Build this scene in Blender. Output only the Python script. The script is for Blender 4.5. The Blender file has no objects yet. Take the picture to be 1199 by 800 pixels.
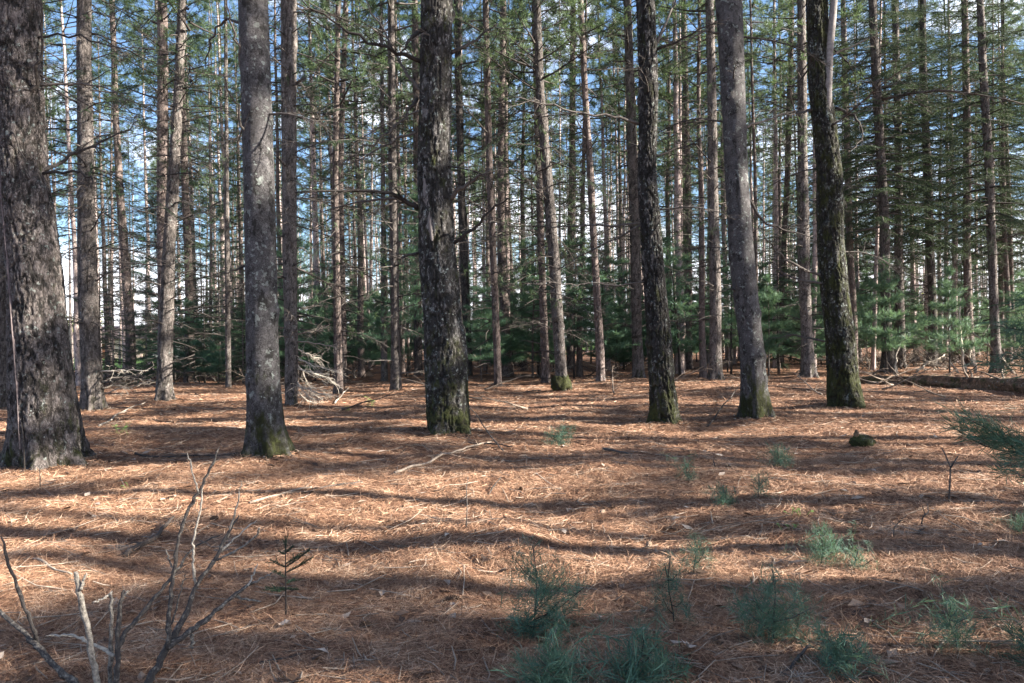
import bpy, math, random
import numpy as np
from mathutils import Vector, Matrix

SC = bpy.context.scene
COL = SC.collection
rad = math.radians

# ------------------------------------------------------------------ camera geometry
PW, PH = 1199.0, 800.0
F = 850.0
CAMH = 1.5
ROLL = rad(0.9)
CR, SR = math.cos(ROLL), math.sin(ROLL)


def ray(px, py):
    u = (px - PW / 2) / F
    v = (PH / 2 - py) / F
    return np.array([u * CR + v * SR, 1.0, -u * SR + v * CR])


def to_px(p):
    u0, v0 = p[0] / p[1], (p[2] - CAMH) / p[1]
    return (PW / 2 + F * (u0 * CR - v0 * SR), PH / 2 - F * (u0 * SR + v0 * CR))


# ------------------------------------------------------------------ noise
def _hash(ix, iy, iz, seed):
    n = (ix.astype(np.int64) * 374761393 + iy.astype(np.int64) * 668265263 + iz.astype(np.int64) * 2147483647 + seed * 974711)
    n = (n ^ (n >> 13)) * 1274126177
    n = n & 0x7FFFFFFF
    n = (n ^ (n >> 16))
    return (n & 0xFFFF) / 65535.0


def noise3(x, y, z, seed=0):
    x, y, z = np.broadcast_arrays(np.asarray(x, float), np.asarray(y, float), np.asarray(z, float))
    ix, iy, iz = np.floor(x), np.floor(y), np.floor(z)
    fx, fy, fz = x - ix, y - iy, z - iz
    fx, fy, fz = [t * t * (3 - 2 * t) for t in (fx, fy, fz)]
    r = 0
    for dx in (0, 1):
        for dy in (0, 1):
            for dz in (0, 1):
                w = (fx if dx else 1 - fx) * (fy if dy else 1 - fy) * (fz if dz else 1 - fz)
                r = r + w * _hash(ix + dx, iy + dy, iz + dz, seed)
    return r * 2 - 1


def noise2(x, y, seed=0):
    return noise3(x, y, 0.0, seed)


def fbm3(x, y, z, seed=0, octv=3):
    r, a = 0, 1.0
    for i in range(octv):
        r = r + a * noise3(x * 2 ** i, y * 2 ** i, z * 2 ** i, seed + i)
        a *= .5
    return r


# ------------------------------------------------------------------ terrain
MOUNDS = []


def terrain(x, y, micro=True):
    x = np.asarray(x, float)
    y = np.asarray(y, float)
    d = np.hypot(x, y)
    fade = np.clip((90 - d) / 60, 0, 1)
    h = fade * (.07 * noise2(x * .33 + 5, y * .33, 3) + .035 * noise2(x * .9, y * .9 + 2, 4))
    if micro:
        f2 = np.clip((30 - d) / 20, 0, 1)
        h = h + f2 * (.022 * noise2(x * 2.6, y * 2.6, 5) + .012 * noise2(x * 6.1, y * 6.1, 6) + .006 * noise2(x * 15, y * 15, 7))
    for (mx, my, mr, mh) in MOUNDS:
        q = ((x - mx) ** 2 + (y - my) ** 2) / (mr * mr)
        h = h + mh * np.exp(-q)
    return h


def ground_at(px, py):
    r = ray(px, py)
    z = 0.0
    for _ in range(12):
        t = (z - CAMH) / min(r[2], -1e-4)
        z = float(terrain(r[0] * t, t, False))
    return np.array([r[0] * t, t, z])


def at_depth(px, py, depth):
    return np.array([0, 0, CAMH]) + ray(px, py) * depth


# ------------------------------------------------------------------ mesh helpers
class MB:
    def __init__(self):
        self.v, self.f3, self.f4, self.n = [], [], [], 0

    def add(self, v, f3=None, f4=None):
        v = np.asarray(v, float).reshape(-1, 3)
        if f3 is not None and len(f3):
            self.f3.append(np.asarray(f3, np.int64).reshape(-1, 3) + self.n)
        if f4 is not None and len(f4):
            self.f4.append(np.asarray(f4, np.int64).reshape(-1, 4) + self.n)
        self.v.append(v)
        self.n += len(v)

    def mesh(self, name, mat, smooth=True, attr=None):
        v = np.concatenate(self.v) if self.v else np.zeros((0, 3))
        f3 = np.concatenate(self.f3) if self.f3 else np.zeros((0, 3), np.int64)
        f4 = np.concatenate(self.f4) if self.f4 else np.zeros((0, 4), np.int64)
        me = bpy.data.meshes.new(name)
        me.vertices.add(len(v))
        me.vertices.foreach_set('co', v.astype(np.float32).ravel())
        nl = len(f3) * 3 + len(f4) * 4
        me.loops.add(nl)
        me.loops.foreach_set('vertex_index', np.concatenate([f3.ravel(), f4.ravel()]).astype(np.int32))
        tot = np.concatenate([np.full(len(f3), 3), np.full(len(f4), 4)]).astype(np.int32)
        st = np.concatenate([[0], np.cumsum(tot)[:-1]]).astype(np.int32) if len(tot) else np.zeros(0, np.int32)
        me.polygons.add(len(tot))
        me.polygons.foreach_set('loop_start', st)
        me.polygons.foreach_set('loop_total', tot)
        me.polygons.foreach_set('use_smooth', np.full(len(tot), smooth))
        if attr:
            for k, a in attr.items():
                at = me.attributes.new(k, 'FLOAT', 'POINT')
                at.data.foreach_set('value', np.asarray(a, np.float32))
        me.update(calc_edges=True)
        me.validate()
        if mat:
            me.materials.append(mat)
        return me


def tube(mb, pts, radii, sides=6, cap=True):
    P = np.asarray(pts, float)
    R = np.asarray(radii, float)
    n = len(P)
    T = np.gradient(P, axis=0)
    T /= np.linalg.norm(T, axis=1)[:, None] + 1e-9
    ref = np.array([0, 0, 1.0]) if abs(T[:, 2]).mean() < .8 else np.array([1.0, 0, 0])
    A = np.cross(T, ref)
    A /= np.linalg.norm(A, axis=1)[:, None] + 1e-9
    B = np.cross(T, A)
    th = np.linspace(0, 2 * np.pi, sides, endpoint=False)
    V = P[:, None, :] + R[:, None, None] * (np.cos(th)[None, :, None] * A[:, None, :] + np.sin(th)[None, :, None] * B[:, None, :])
    V = V.reshape(-1, 3)
    i = np.arange(n - 1)[:, None] * sides
    j = np.arange(sides)[None, :]
    k = (j + 1) % sides
    q = np.stack([i + j, i + k, i + sides + k, i + sides + j], -1).reshape(-1, 4)
    f3 = []
    if cap:
        V = np.concatenate([V, P[:1], P[-1:]])
        a, b = n * sides, n * sides + 1
        for s in range(sides):
            s2 = (s + 1) % sides
            f3.append((a, s2, s))
            f3.append((b, (n - 1) * sides + s, (n - 1) * sides + s2))
    mb.add(V, f3, q)


def rot_to(d, spin):
    """matrices taking +X to unit vectors d (m,3), spun by spin (m,)"""
    d = d / (np.linalg.norm(d, axis=1)[:, None] + 1e-9)
    ref = np.where(np.abs(d[:, 2:3]) < .9, np.array([[0, 0, 1.0]]), np.array([[1.0, 0, 0]]))
    a = np.cross(ref, d)
    a /= np.linalg.norm(a, axis=1)[:, None] + 1e-9
    b = np.cross(d, a)
    c, s = np.cos(spin)[:, None], np.sin(spin)[:, None]
    y = a * c + b * s
    z = -a * s + b * c
    return np.stack([d, y, z], -1)


def scatter(mb, tv, tf3, pos, dirs, scale, rng):
    """copies of a triangle template at pos looking along dirs"""
    pos = np.asarray(pos, float)
    M = rot_to(np.asarray(dirs, float), rng.uniform(0, 6.28, len(pos)))
    S = np.asarray(scale, float)
    V = np.einsum('mij,kj->mki', M, tv) * S[:, None, None] + pos[:, None, :]
    m, k = len(pos), len(tv)
    Fc = tf3[None] + (np.arange(m) * k)[:, None, None]
    mb.add(V.reshape(-1, 3), Fc.reshape(-1, 3))


def needle_tuft(rng, n, L, w, lo=12, hi=85, back=0.0):
    """n needles leaving the origin round +X"""
    v, f = [], []
    for i in range(n):
        a = rad(rng.uniform(lo, hi))
        p = rng.uniform(0, 6.283)
        d = np.array([math.cos(a), math.sin(a) * math.cos(p), math.sin(a) * math.sin(p)])
        l = L * rng.uniform(.7, 1.1)
        side = np.cross(d, rng.normal(size=3))
        side /= np.linalg.norm(side) + 1e-9
        o = np.array([-back * rng.uniform(0, 1), 0, 0])
        k = len(v)
        v += [o - side * w * .35, o + side * w * .35, o + d * l * .6 + side * w * .5, o + d * l + np.array([0, 0, -.06 * l])]
        f += [(k, k + 1, k + 2), (k, k + 2, k + 3)]
    return np.array(v), np.array(f)


def twig_strip(rng, L, nl, nw, step):
    """short-needled spruce twig along +X"""
    v, f = [], []
    n = int(L / step)
    for i in range(n):
        x = i * step
        for s in range(3):
            p = rng.uniform(0, 6.283)
            d = np.array([.65, .75 * math.cos(p), .75 * math.sin(p)])
            l = nl * rng.uniform(.7, 1.1) * (1 - .4 * i / n)
            side = np.cross(d, rng.normal(size=3))
            side /= np.linalg.norm(side) + 1e-9
            k = len(v)
            o = np.array([x, 0, 0])
            v += [o - side * nw * .5, o + side * nw * .5, o + d * l]
            f += [(k, k + 1, k + 2)]
    return np.array(v), np.array(f)


# ------------------------------------------------------------------ object helpers
def link(name, me, parent=None, loc=None):
    o = bpy.data.objects.new(name, me)
    COL.objects.link(o)
    if parent:
        o.parent = parent
    if loc is not None:
        o.location = loc
    return o


def tag(o, label=None, cat=None, group=None, kind=None):
    if label:
        o['label'] = label
    if cat:
        o['category'] = cat
    if group:
        o['group'] = group
    if kind:
        o['kind'] = kind
    return o


def thing(name, label, cat, loc, group=None, rz=0.0, scale=None):
    o = bpy.data.objects.new(name, None)
    o.empty_display_size = .1
    COL.objects.link(o)
    o.location = [float(c) for c in loc]
    o.rotation_euler = (0, 0, rz)
    if scale is not None:
        o.scale = scale
    return tag(o, label, cat, group)


# ------------------------------------------------------------------ materials
def new_mat(name):
    m = bpy.data.materials.new(name)
    m.use_nodes = True
    nt = m.node_tree
    nt.nodes.clear()
    out = nt.nodes.new('ShaderNodeOutputMaterial')
    return m, nt, out


def N(nt, t, **kw):
    n = nt.nodes.new(t)
    for k, v in kw.items():
        setattr(n, k, v)
    return n


def setin(nt, sock, v):
    if hasattr(v, 'is_output') or isinstance(v, bpy.types.NodeSocket):
        nt.links.new(v, sock)
    else:
        sock.default_value = v


def noise(nt, vec, scale, detail=3, rough=.55, dist=0.0):
    n = N(nt, 'ShaderNodeTexNoise')
    nt.links.new(vec, n.inputs['Vector'])
    n.inputs['Scale'].default_value = scale
    n.inputs['Detail'].default_value = detail
    n.inputs['Roughness'].default_value = rough
    n.inputs['Distortion'].default_value = dist
    return n.outputs[0]


def ramp(nt, fac, stops, interp='LINEAR'):
    r = N(nt, 'ShaderNodeValToRGB')
    r.color_ramp.interpolation = interp
    e = r.color_ramp.elements
    while len(e) < len(stops):
        e.new(.5)
    for el, (p, c) in zip(e, stops):
        el.position = p
        el.color = (c, c, c, 1) if isinstance(c, (int, float)) else (*c, 1)
    nt.links.new(fac, r.inputs[0])
    return r.outputs[0]


def mix(nt, fac, a, b, mode='MIX'):
    m = N(nt, 'ShaderNodeMix', data_type='RGBA', blend_type=mode)
    setin(nt, m.inputs[0], fac)
    for s, c in ((m.inputs[6], a), (m.inputs[7], b)):
        if isinstance(c, tuple):
            s.default_value = (*c, 1)
        else:
            nt.links.new(c, s)
    return m.outputs[2]


def mth(nt, op, a, b=0.0, clamp=False):
    m = N(nt, 'ShaderNodeMath', operation=op)
    m.use_clamp = clamp
    setin(nt, m.inputs[0], a)
    setin(nt, m.inputs[1], b)
    return m.outputs[0]


def mapping(nt, vec, scale):
    m = N(nt, 'ShaderNodeMapping')
    nt.links.new(vec, m.inputs[0])
    m.inputs['Scale'].default_value = scale
    return m.outputs[0]


def principled(nt, out, col, rough=.9, normal=None, spec=.2):
    p = N(nt, 'ShaderNodeBsdfPrincipled')
    setin(nt, p.inputs['Base Color'], (*col, 1) if isinstance(col, tuple) else col)
    setin(nt, p.inputs['Roughness'], rough)
    p.inputs['Specular IOR Level'].default_value = spec
    if normal is not None:
        nt.links.new(normal, p.inputs['Normal'])
    nt.links.new(p.outputs[0], out.inputs[0])
    return p


def bump(nt, h, strength, dist):
    b = N(nt, 'ShaderNodeBump')
    b.inputs['Strength'].default_value = strength
    b.inputs['Distance'].default_value = dist
    nt.links.new(h, b.inputs['Height'])
    return b.outputs[0]


def bark_mat(name, dark, mid, light, moss=.0, mossbase=.3, black=.0, lichen=.3, stretch=.3, scale=26, bstr=.8, mossc=(.058, .066, .019)):
    m, nt, out = new_mat(name)
    tc = N(nt, 'ShaderNodeTexCoord').outputs['Object']
    info = N(nt, 'ShaderNodeObjectInfo')
    add = N(nt, 'ShaderNodeVectorMath', operation='ADD')
    nt.links.new(tc, add.inputs[0])
    cx = N(nt, 'ShaderNodeCombineXYZ')
    nt.links.new(mth(nt, 'MULTIPLY', info.outputs['Random'], 37.0), cx.inputs[0])
    nt.links.new(cx.outputs[0], add.inputs[1])
    P = add.outputs[0]
    ps = mapping(nt, P, (1, 1, stretch))
    fine = noise(nt, ps, scale, 5, .68, .6)
    base = ramp(nt, fine, [(.30, dark), (.47, mid), (.68, light)])
    big = noise(nt, P, 2.2, 4, .6)
    base = mix(nt, ramp(nt, big, [(.38, .0), (.62, .5)]), base, mid, 'MIX')
    # plate crevices
    vor = N(nt, 'ShaderNodeTexVoronoi', feature='DISTANCE_TO_EDGE')
    wob = N(nt, 'ShaderNodeTexNoise'); wob.inputs['Scale'].default_value = 14; wob.inputs['Detail'].default_value = 4
    nt.links.new(P, wob.inputs['Vector'])
    wv = N(nt, 'ShaderNodeVectorMath', operation='MULTIPLY_ADD')
    nt.links.new(wob.outputs['Color'], wv.inputs[0]); wv.inputs[1].default_value = (.10, .10, .16); nt.links.new(P, wv.inputs[2])
    nt.links.new(mapping(nt, wv.outputs[0], (1, 1, stretch * .8)), vor.inputs['Vector'])
    vor.inputs['Scale'].default_value = scale * 1.15
    crack = mth(nt, 'MAXIMUM', ramp(nt, vor.outputs['Distance'], [(.0, .0), (.16, 1.0)]), ramp(nt, noise(nt, P, 7, 3, .6), [(.42, .0), (.62, .8)]))
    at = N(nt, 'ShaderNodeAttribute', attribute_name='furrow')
    # black algae patches
    if black > 0:
        bn = noise(nt, mapping(nt, P, (1, 1, .6)), 8.5, 6, .72)
        base = mix(nt, ramp(nt, bn, [(.60 - .22 * black, .0), (.67 - .22 * black, .9)]), base, (.022, .021, .02))
    # lichen spots
    if lichen > 0:
        ln = noise(nt, P, 17, 2, .5)
        ln2 = noise(nt, P, 3.1, 3, .6)
        lm = mth(nt, 'MULTIPLY', ramp(nt, ln, [(.66 - .05 * lichen, .0), (.69 - .05 * lichen, 1.0)]), ramp(nt, ln2, [(.42, .1), (.55, 1.0)]))
        base = mix(nt, mth(nt, 'MULTIPLY', lm, .75), base, (.27, .30, .28))
    # moss, thick on the flare
    sep = N(nt, 'ShaderNodeSeparateXYZ')
    nt.links.new(tc, sep.inputs[0])
    mr = N(nt, 'ShaderNodeMapRange')
    nt.links.new(sep.outputs[2], mr.inputs[0])
    mr.inputs[1].default_value = 0.05
    mr.inputs[2].default_value = 1.7
    mr.inputs[3].default_value = mossbase
    mr.inputs[4].default_value = 0.0
    mn = noise(nt, mapping(nt, P, (1, 1, .45)), 6.5, 6, .7)
    mm = mth(nt, 'ADD', mth(nt, 'ADD', mn, mr.outputs[0]), moss)
    mmask = ramp(nt, mm, [(.60, .0), (.74, 1.0)])
    mcol = mix(nt, noise(nt, P, 45, 3, .7), (.018, .02, .01), mossc)
    base = mix(nt, mmask, base, mcol)
    base = mix(nt, mth(nt, 'MULTIPLY', mth(nt, 'SUBTRACT', 1.0, crack), .6), base, (.02, .017, .015))
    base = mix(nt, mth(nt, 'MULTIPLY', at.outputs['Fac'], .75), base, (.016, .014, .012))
    # per tree tint
    hs = N(nt, 'ShaderNodeHueSaturation')
    nt.links.new(base, hs.inputs['Color'])
    nt.links.new(mth(nt, 'ADD', mth(nt, 'MULTIPLY', info.outputs['Random'], .5), .75), hs.inputs['Value'])
    hgt = mth(nt, 'ADD', mth(nt, 'MULTIPLY', fine, .6), mth(nt, 'MULTIPLY', crack, .5))
    principled(nt, out, hs.outputs[0], .92, bump(nt, hgt, bstr, .03), .15)
    return m


def leaf_mat(name, c1, c2, trans=.35, rough=.6):
    m, nt, out = new_mat(name)
    g = N(nt, 'ShaderNodeNewGeometry')
    info = N(nt, 'ShaderNodeObjectInfo')
    f = mth(nt, 'ADD', mth(nt, 'MULTIPLY', g.outputs['Random Per Island'], .6), mth(nt, 'MULTIPLY', info.outputs['Random'], .4))
    col = mix(nt, f, c1, c2)
    p = N(nt, 'ShaderNodeBsdfPrincipled')
    nt.links.new(col, p.inputs['Base Color'])
    p.inputs['Roughness'].default_value = rough
    p.inputs['Specular IOR Level'].default_value = .25
    t = N(nt, 'ShaderNodeBsdfTranslucent')
    nt.links.new(mix(nt, .5, col, (.12, .165, .05)), t.inputs[0])
    mx = N(nt, 'ShaderNodeMixShader')
    mx.inputs[0].default_value = trans
    nt.links.new(p.outputs[0], mx.inputs[1])
    nt.links.new(t.outputs[0], mx.inputs[2])
    nt.links.new(mx.outputs[0], out.inputs[0])
    return m


def wood_mat(name, c1, c2, scale=30, bstr=.5):
    m, nt, out = new_mat(name)
    tc = N(nt, 'ShaderNodeTexCoord').outputs['Object']
    info = N(nt, 'ShaderNodeObjectInfo')
    n = noise(nt, tc, scale, 4, .7)
    f = mth(nt, 'ADD', mth(nt, 'MULTIPLY', n, .8), mth(nt, 'MULTIPLY', mth(nt, 'SUBTRACT', info.outputs['Random'], .5), .35))
    col = ramp(nt, f, [(.28, c1), (.62, c2)])
    principled(nt, out, col, .9, bump(nt, n, bstr, .01), .15)
    return m


def plain_mat(name, c, rough=.8):
    m, nt, out = new_mat(name)
    tc = N(nt, 'ShaderNodeTexCoord').outputs['Object']
    n = noise(nt, tc, 6, 4, .6)
    principled(nt, out, mix(nt, n, tuple(x * .8 for x in c), c), rough)
    return m


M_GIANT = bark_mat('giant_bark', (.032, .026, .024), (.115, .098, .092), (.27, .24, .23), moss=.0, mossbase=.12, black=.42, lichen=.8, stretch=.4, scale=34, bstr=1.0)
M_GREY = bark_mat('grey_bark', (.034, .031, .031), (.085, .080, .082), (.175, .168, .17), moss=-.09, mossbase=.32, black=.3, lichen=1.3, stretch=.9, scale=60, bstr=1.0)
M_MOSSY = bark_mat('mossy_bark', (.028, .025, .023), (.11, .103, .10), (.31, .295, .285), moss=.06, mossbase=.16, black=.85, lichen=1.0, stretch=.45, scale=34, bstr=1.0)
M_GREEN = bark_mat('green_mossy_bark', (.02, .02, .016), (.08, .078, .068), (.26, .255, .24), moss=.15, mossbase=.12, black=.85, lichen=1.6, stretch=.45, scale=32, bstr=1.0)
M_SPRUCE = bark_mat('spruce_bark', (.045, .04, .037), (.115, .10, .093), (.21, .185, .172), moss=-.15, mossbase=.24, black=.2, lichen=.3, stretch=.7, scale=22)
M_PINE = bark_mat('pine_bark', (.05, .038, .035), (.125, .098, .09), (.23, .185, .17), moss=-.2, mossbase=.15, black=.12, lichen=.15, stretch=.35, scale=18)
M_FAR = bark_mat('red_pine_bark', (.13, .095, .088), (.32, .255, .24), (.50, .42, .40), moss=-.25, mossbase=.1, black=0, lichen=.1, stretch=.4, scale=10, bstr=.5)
M_SCAR = wood_mat('bare_scar_wood', (.13, .115, .11), (.27, .25, .24), 14)
M_SCARDARK = wood_mat('old_scar_wood', (.06, .046, .045), (.17, .14, .14), 14)
M_TWIG = wood_mat('dead_twig_bark', (.03, .026, .024), (.10, .088, .08), 22)
M_PALE = wood_mat('bleached_dead_wood', (.20, .17, .14), (.50, .45, .38), 20)
M_GREYWOOD = wood_mat('weathered_grey_wood', (.045, .04, .038), (.36, .325, .275), 55, 1.0)
M_STICK = wood_mat('fallen_stick_bark', (.05, .04, .035), (.30, .24, .19), 12)
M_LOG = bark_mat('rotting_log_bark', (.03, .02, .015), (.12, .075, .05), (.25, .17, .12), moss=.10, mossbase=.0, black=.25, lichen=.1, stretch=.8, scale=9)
M_NEEDLE = leaf_mat('pine_foliage', (.038, .07, .036), (.085, .125, .066), .4)
M_SPRNEEDLE = leaf_mat('spruce_foliage', (.015, .034, .022), (.036, .062, .034), .22)
M_YOUNG = leaf_mat('young_pine_foliage', (.045, .11, .08), (.12, .21, .125), .42)
M_SEED = leaf_mat('seedling_foliage', (.032, .088, .068), (.082, .155, .11), .28)
M_HERB = leaf_mat('herb_leaf', (.14, .26, .06), (.26, .38, .12), .4)
M_DECID = leaf_mat('sunny_leaf', (.16, .20, .04), (.30, .30, .08), .45)
M_DRYLEAF = plain_mat('dry_pale_leaf', (.34, .28, .235))
M_BOUGH = leaf_mat('bough_foliage', (.025, .07, .05), (.06, .12, .08), .25)
M_CONE = wood_mat('cone_scale', (.09, .055, .035), (.30, .22, .16), 60)

# ------------------------------------------------------------------ trunks measured on the photograph
# name, label, material, base (x, y), [(y, left, right), ...] from the base up, kind, top height
TREES = [
    ('pine_tree', 'giant thick grey trunk with mossy flared base and pale vertical seam', M_GIANT, (56, 546),
     [(545, 10, 106), (500, 10, 97), (450, 10, 88), (400, 10, 82), (350, 8, 75), (300, 5, 70), (250, 0, 64), (200, -5, 55), (100, -8, 50), (0, -11, 47)], 'giant', 25),
    ('spruce_tree', 'straight grey trunk with sunlit lower half just behind the giant mossy trunk', M_SPRUCE, (108, 482),
     [(482, 94, 124), (450, 95, 120), (400, 93, 118), (300, 91, 114), (200, 90, 110), (100, 90, 108), (0, 90, 107)], 'hero', 23),
    ('pine_tree', 'slim dark trunk between the sunlit grey trunk and the trunk with a leaning twin', M_PINE, (153, 447),
     [(447, 146, 160), (400, 147, 159), (300, 140, 151), (200, 135, 144), (100, 131, 138), (0, 127, 134)], 'mid', 22),
    ('spruce_tree', 'trunk with sunlit right flank leaning across its straight narrow twin', M_SPRUCE, (193, 471),
     [(471, 182, 203), (440, 184, 202), (400, 185, 203), (300, 190, 205), (200, 197, 211), (100, 204, 215), (0, 209, 219)], 'hero', 22),
    ('spruce_tree', 'straight narrow dark trunk crossed by the leaning sunlit trunk', M_PINE, (190, 459),
     [(459, 183, 196), (400, 185, 197), (300, 184, 196), (200, 183, 195), (100, 184, 197), (0, 184, 196)], 'mid', 22),
    ('pine_tree', 'dark slender trunk right beside the leaning sunlit trunk', M_PINE, (222, 448),
     [(448, 215, 230), (400, 216, 228), (350, 217, 227), (200, 212, 221), (100, 209, 217), (0, 207, 214)], 'mid', 22),
    ('young_spruce_tree', 'pole thin dark trunk standing left of the big speckled grey trunk', M_SPRUCE, (267, 454),
     [(454, 264, 271), (300, 263, 269), (200, 263, 268), (0, 262, 266)], 'thin', 12),
    ('pine_tree', 'big speckled grey trunk with green mossy foot leaning slightly left', M_GREY, (315, 537),
     [(537, 288, 343), (500, 289, 334), (450, 289, 329), (400, 288, 326), (300, 286, 323), (200, 284, 321), (100, 281, 317), (0, 278, 313)], 'giant', 24),
    ('spruce_tree', 'pale sunlit trunk with a fan of dead branches at its foot', M_SPRUCE, (341, 477),
     [(477, 333, 349), (400, 334, 349), (300, 331, 348), (200, 330, 347), (100, 329, 347), (0, 328, 347)], 'hero', 23),
    ('pine_tree', 'thin near black trunk in front of a paler sunlit one', M_PINE, (397, 462),
     [(462, 391, 402), (400, 391, 400), (300, 390, 398), (200, 389, 396), (0, 393, 399)], 'mid', 21),
    ('pine_tree', 'paler sunlit trunk half hidden by a thin near black trunk', M_PINE, (402, 449),
     [(449, 398, 407), (400, 398, 406), (200, 395, 402), (0, 402, 408)], 'mid', 21),
    ('young_spruce_tree', 'pole thin trunk just left of the straight olive grey trunk', M_SPRUCE, (450, 447),
     [(447, 446, 454), (300, 446, 452), (200, 446, 451), (0, 444, 448)], 'thin', 18),
    ('spruce_tree', 'straight olive grey trunk left of the black and grey scarred trunk', M_SPRUCE, (464, 458),
     [(458, 457, 470), (400, 458, 468), (300, 457, 467), (200, 455, 465), (0, 454, 462)], 'mid', 22),
    ('pine_tree', 'dim trunk hugging the left edge of the black and grey scarred trunk', M_PINE, (490, 440),
     [(440, 485, 495), (300, 484, 493), (200, 484, 492), (0, 482, 489)], 'mid', 22),
    ('pine_tree', 'thick black and grey mossy trunk with a pale bare scar', M_MOSSY, (526, 509),
     [(509, 499, 554), (470, 499, 549), (400, 497, 545), (300, 490, 533), (200, 489, 527), (100, 491, 528), (0, 493, 529)], 'giant', 24),
    ('spruce_tree', 'smooth pale trunk hugging the right edge of the black and grey scarred trunk', M_SPRUCE, (548, 441),
     [(441, 543, 554), (400, 542, 552), (300, 538, 548), (200, 535, 544), (0, 531, 539)], 'mid', 22),
    ('pine_tree', 'slim trunk leaning left, second past the scarred trunk', M_PINE, (583, 453),
     [(453, 579, 588), (330, 575, 583), (200, 569, 577), (0, 565, 572)], 'mid', 21),
    ('pine_tree', 'slim straight trunk, third past the scarred trunk', M_PINE, (594, 441),
     [(441, 588, 601), (300, 583, 592), (200, 582, 590), (0, 586, 593)], 'mid', 22),
    ('pine_tree', 'thin trunk left of the curved trunk with a black burl foot', M_PINE, (636, 448),
     [(448, 634, 644), (300, 630, 638), (200, 627, 635), (0, 622, 629)], 'mid', 22),
    ('spruce_tree', 'curved leaning trunk with a black burl at its foot', M_SPRUCE, (657, 459),
     [(459, 649, 666), (440, 651, 664), (400, 648, 661), (300, 642, 655), (200, 634, 646), (100, 627, 637), (0, 624, 633)], 'hero', 22),
    ('pine_tree', 'thin trunk close behind the curved trunk with a burl', M_PINE, (667, 433),
     [(433, 663, 672), (300, 664, 672), (200, 666, 674), (0, 668, 674)], 'mid', 22),
    ('pine_tree', 'slender leaning trunk between the burl trunk and the patched mossy trunk', M_PINE, (704, 447),
     [(447, 699, 709), (400, 697, 707), (300, 692, 700), (200, 687, 695), (100, 681, 688), (0, 676, 683)], 'mid', 22),
    ('spruce_tree', 'straight grey trunk partly hidden behind the patched mossy trunk', M_SPRUCE, (748, 443),
     [(443, 740, 756), (400, 740, 752), (300, 738, 750), (200, 735, 747), (0, 730, 739)], 'mid', 23),
    ('pine_tree', 'curving grey trunk patched with black moss, green at its foot', M_MOSSY, (778, 498),
     [(498, 760, 797), (450, 760, 790), (400, 758, 786), (350, 755, 781), (300, 752, 777), (250, 749, 773), (200, 747, 768), (100, 748, 770), (0, 746, 767)], 'giant', 23),
    ('pine_tree', 'slim dark trunk right of the patched mossy trunk', M_PINE, (806, 432),
     [(432, 801, 811), (300, 802, 810), (200, 801, 809), (0, 797, 803)], 'mid', 22),
    ('spruce_tree', 'olive brown trunk left of the smooth lichen spotted trunk', M_SPRUCE, (837, 446),
     [(446, 829, 846), (400, 831, 845), (300, 830, 843), (200, 829, 840), (0, 826, 836)], 'hero', 22),
    ('pine_tree', 'smooth grey lichen spotted trunk leaning left with sunlit right edge', M_GREY, (886, 492),
     [(492, 868, 905), (450, 867, 898), (400, 865, 893), (350, 858, 888), (300, 853, 883), (200, 848, 875), (100, 843, 872), (0, 837, 869)], 'giant', 23),
    ('pine_tree', 'slim trunk tilting right above the log litter, left of the double trunk', M_PINE, (913, 430),
     [(430, 908, 918), (400, 910, 917), (300, 914, 920), (200, 919, 926), (0, 924, 930)], 'mid', 21),
    ('spruce_tree', 'brown trunk hugging the left side of the green mossy trunk', M_SPRUCE, (946, 442),
     [(442, 937, 956), (400, 938, 952), (300, 934, 948), (200, 934, 946), (0, 934, 944)], 'hero', 22),
    ('pine_tree', 'dark trunk coated in green moss with a bare dead spike beside it', M_GREEN, (990, 478),
     [(478, 966, 1014), (440, 969, 1006), (400, 968, 1003), (300, 959, 992), (200, 956, 986), (100, 946, 972), (0, 944, 970)], 'giant', 23),
    ('spruce_tree', 'brown knotted trunk behind the left end of the fallen log', M_SPRUCE, (1041, 437),
     [(437, 1031, 1051), (400, 1032, 1045), (300, 1030, 1042), (200, 1027, 1038), (100, 1020, 1031), (0, 1016, 1025)], 'spruce', 21),
    ('spruce_tree', 'dark trunk right behind the brown knotted trunk', M_SPRUCE, (1055, 431),
     [(431, 1049, 1061), (300, 1047, 1057), (200, 1048, 1057), (0, 1044, 1052)], 'spruce', 20),
    ('spruce_tree', 'straight brown trunk behind the middle of the fallen log', M_SPRUCE, (1092, 430),
     [(430, 1086, 1099), (400, 1087, 1098), (300, 1085, 1095), (200, 1081, 1091), (0, 1076, 1083)], 'spruce', 20),
    ('pine_tree', 'dark trunk behind the leaning dead poles', M_PINE, (1135, 430),
     [(430, 1129, 1142), (300, 1128, 1137), (200, 1127, 1137), (0, 1126, 1134)], 'spruce', 21),
    ('spruce_tree', 'last thick trunk behind the thick end of the fallen log', M_SPRUCE, (1167, 438),
     [(438, 1159, 1177), (400, 1160, 1171), (300, 1157, 1168), (200, 1152, 1163), (100, 1147, 1157), (0, 1142, 1151)], 'spruce', 22),
    ('pine_tree', 'sunlit trunk peeking out behind the giant mossy trunk', M_SPRUCE, (3, 480),
     [(480, -8, 12), (400, -6, 11), (200, -8, 7), (0, -9, 5)], 'hero', 22),
]

bases = []
for t in TREES:
    b = ground_at(*t[3])
    bases.append(b)
for t, b in zip(TREES, bases):
    w = (t[4][0][2] - t[4][0][1]) * b[1] / F
    MOUNDS.append((b[0], b[1], w * .9 + .12, .04 if t[5] in ('mid', 'thin', 'spruce') else .07))

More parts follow.
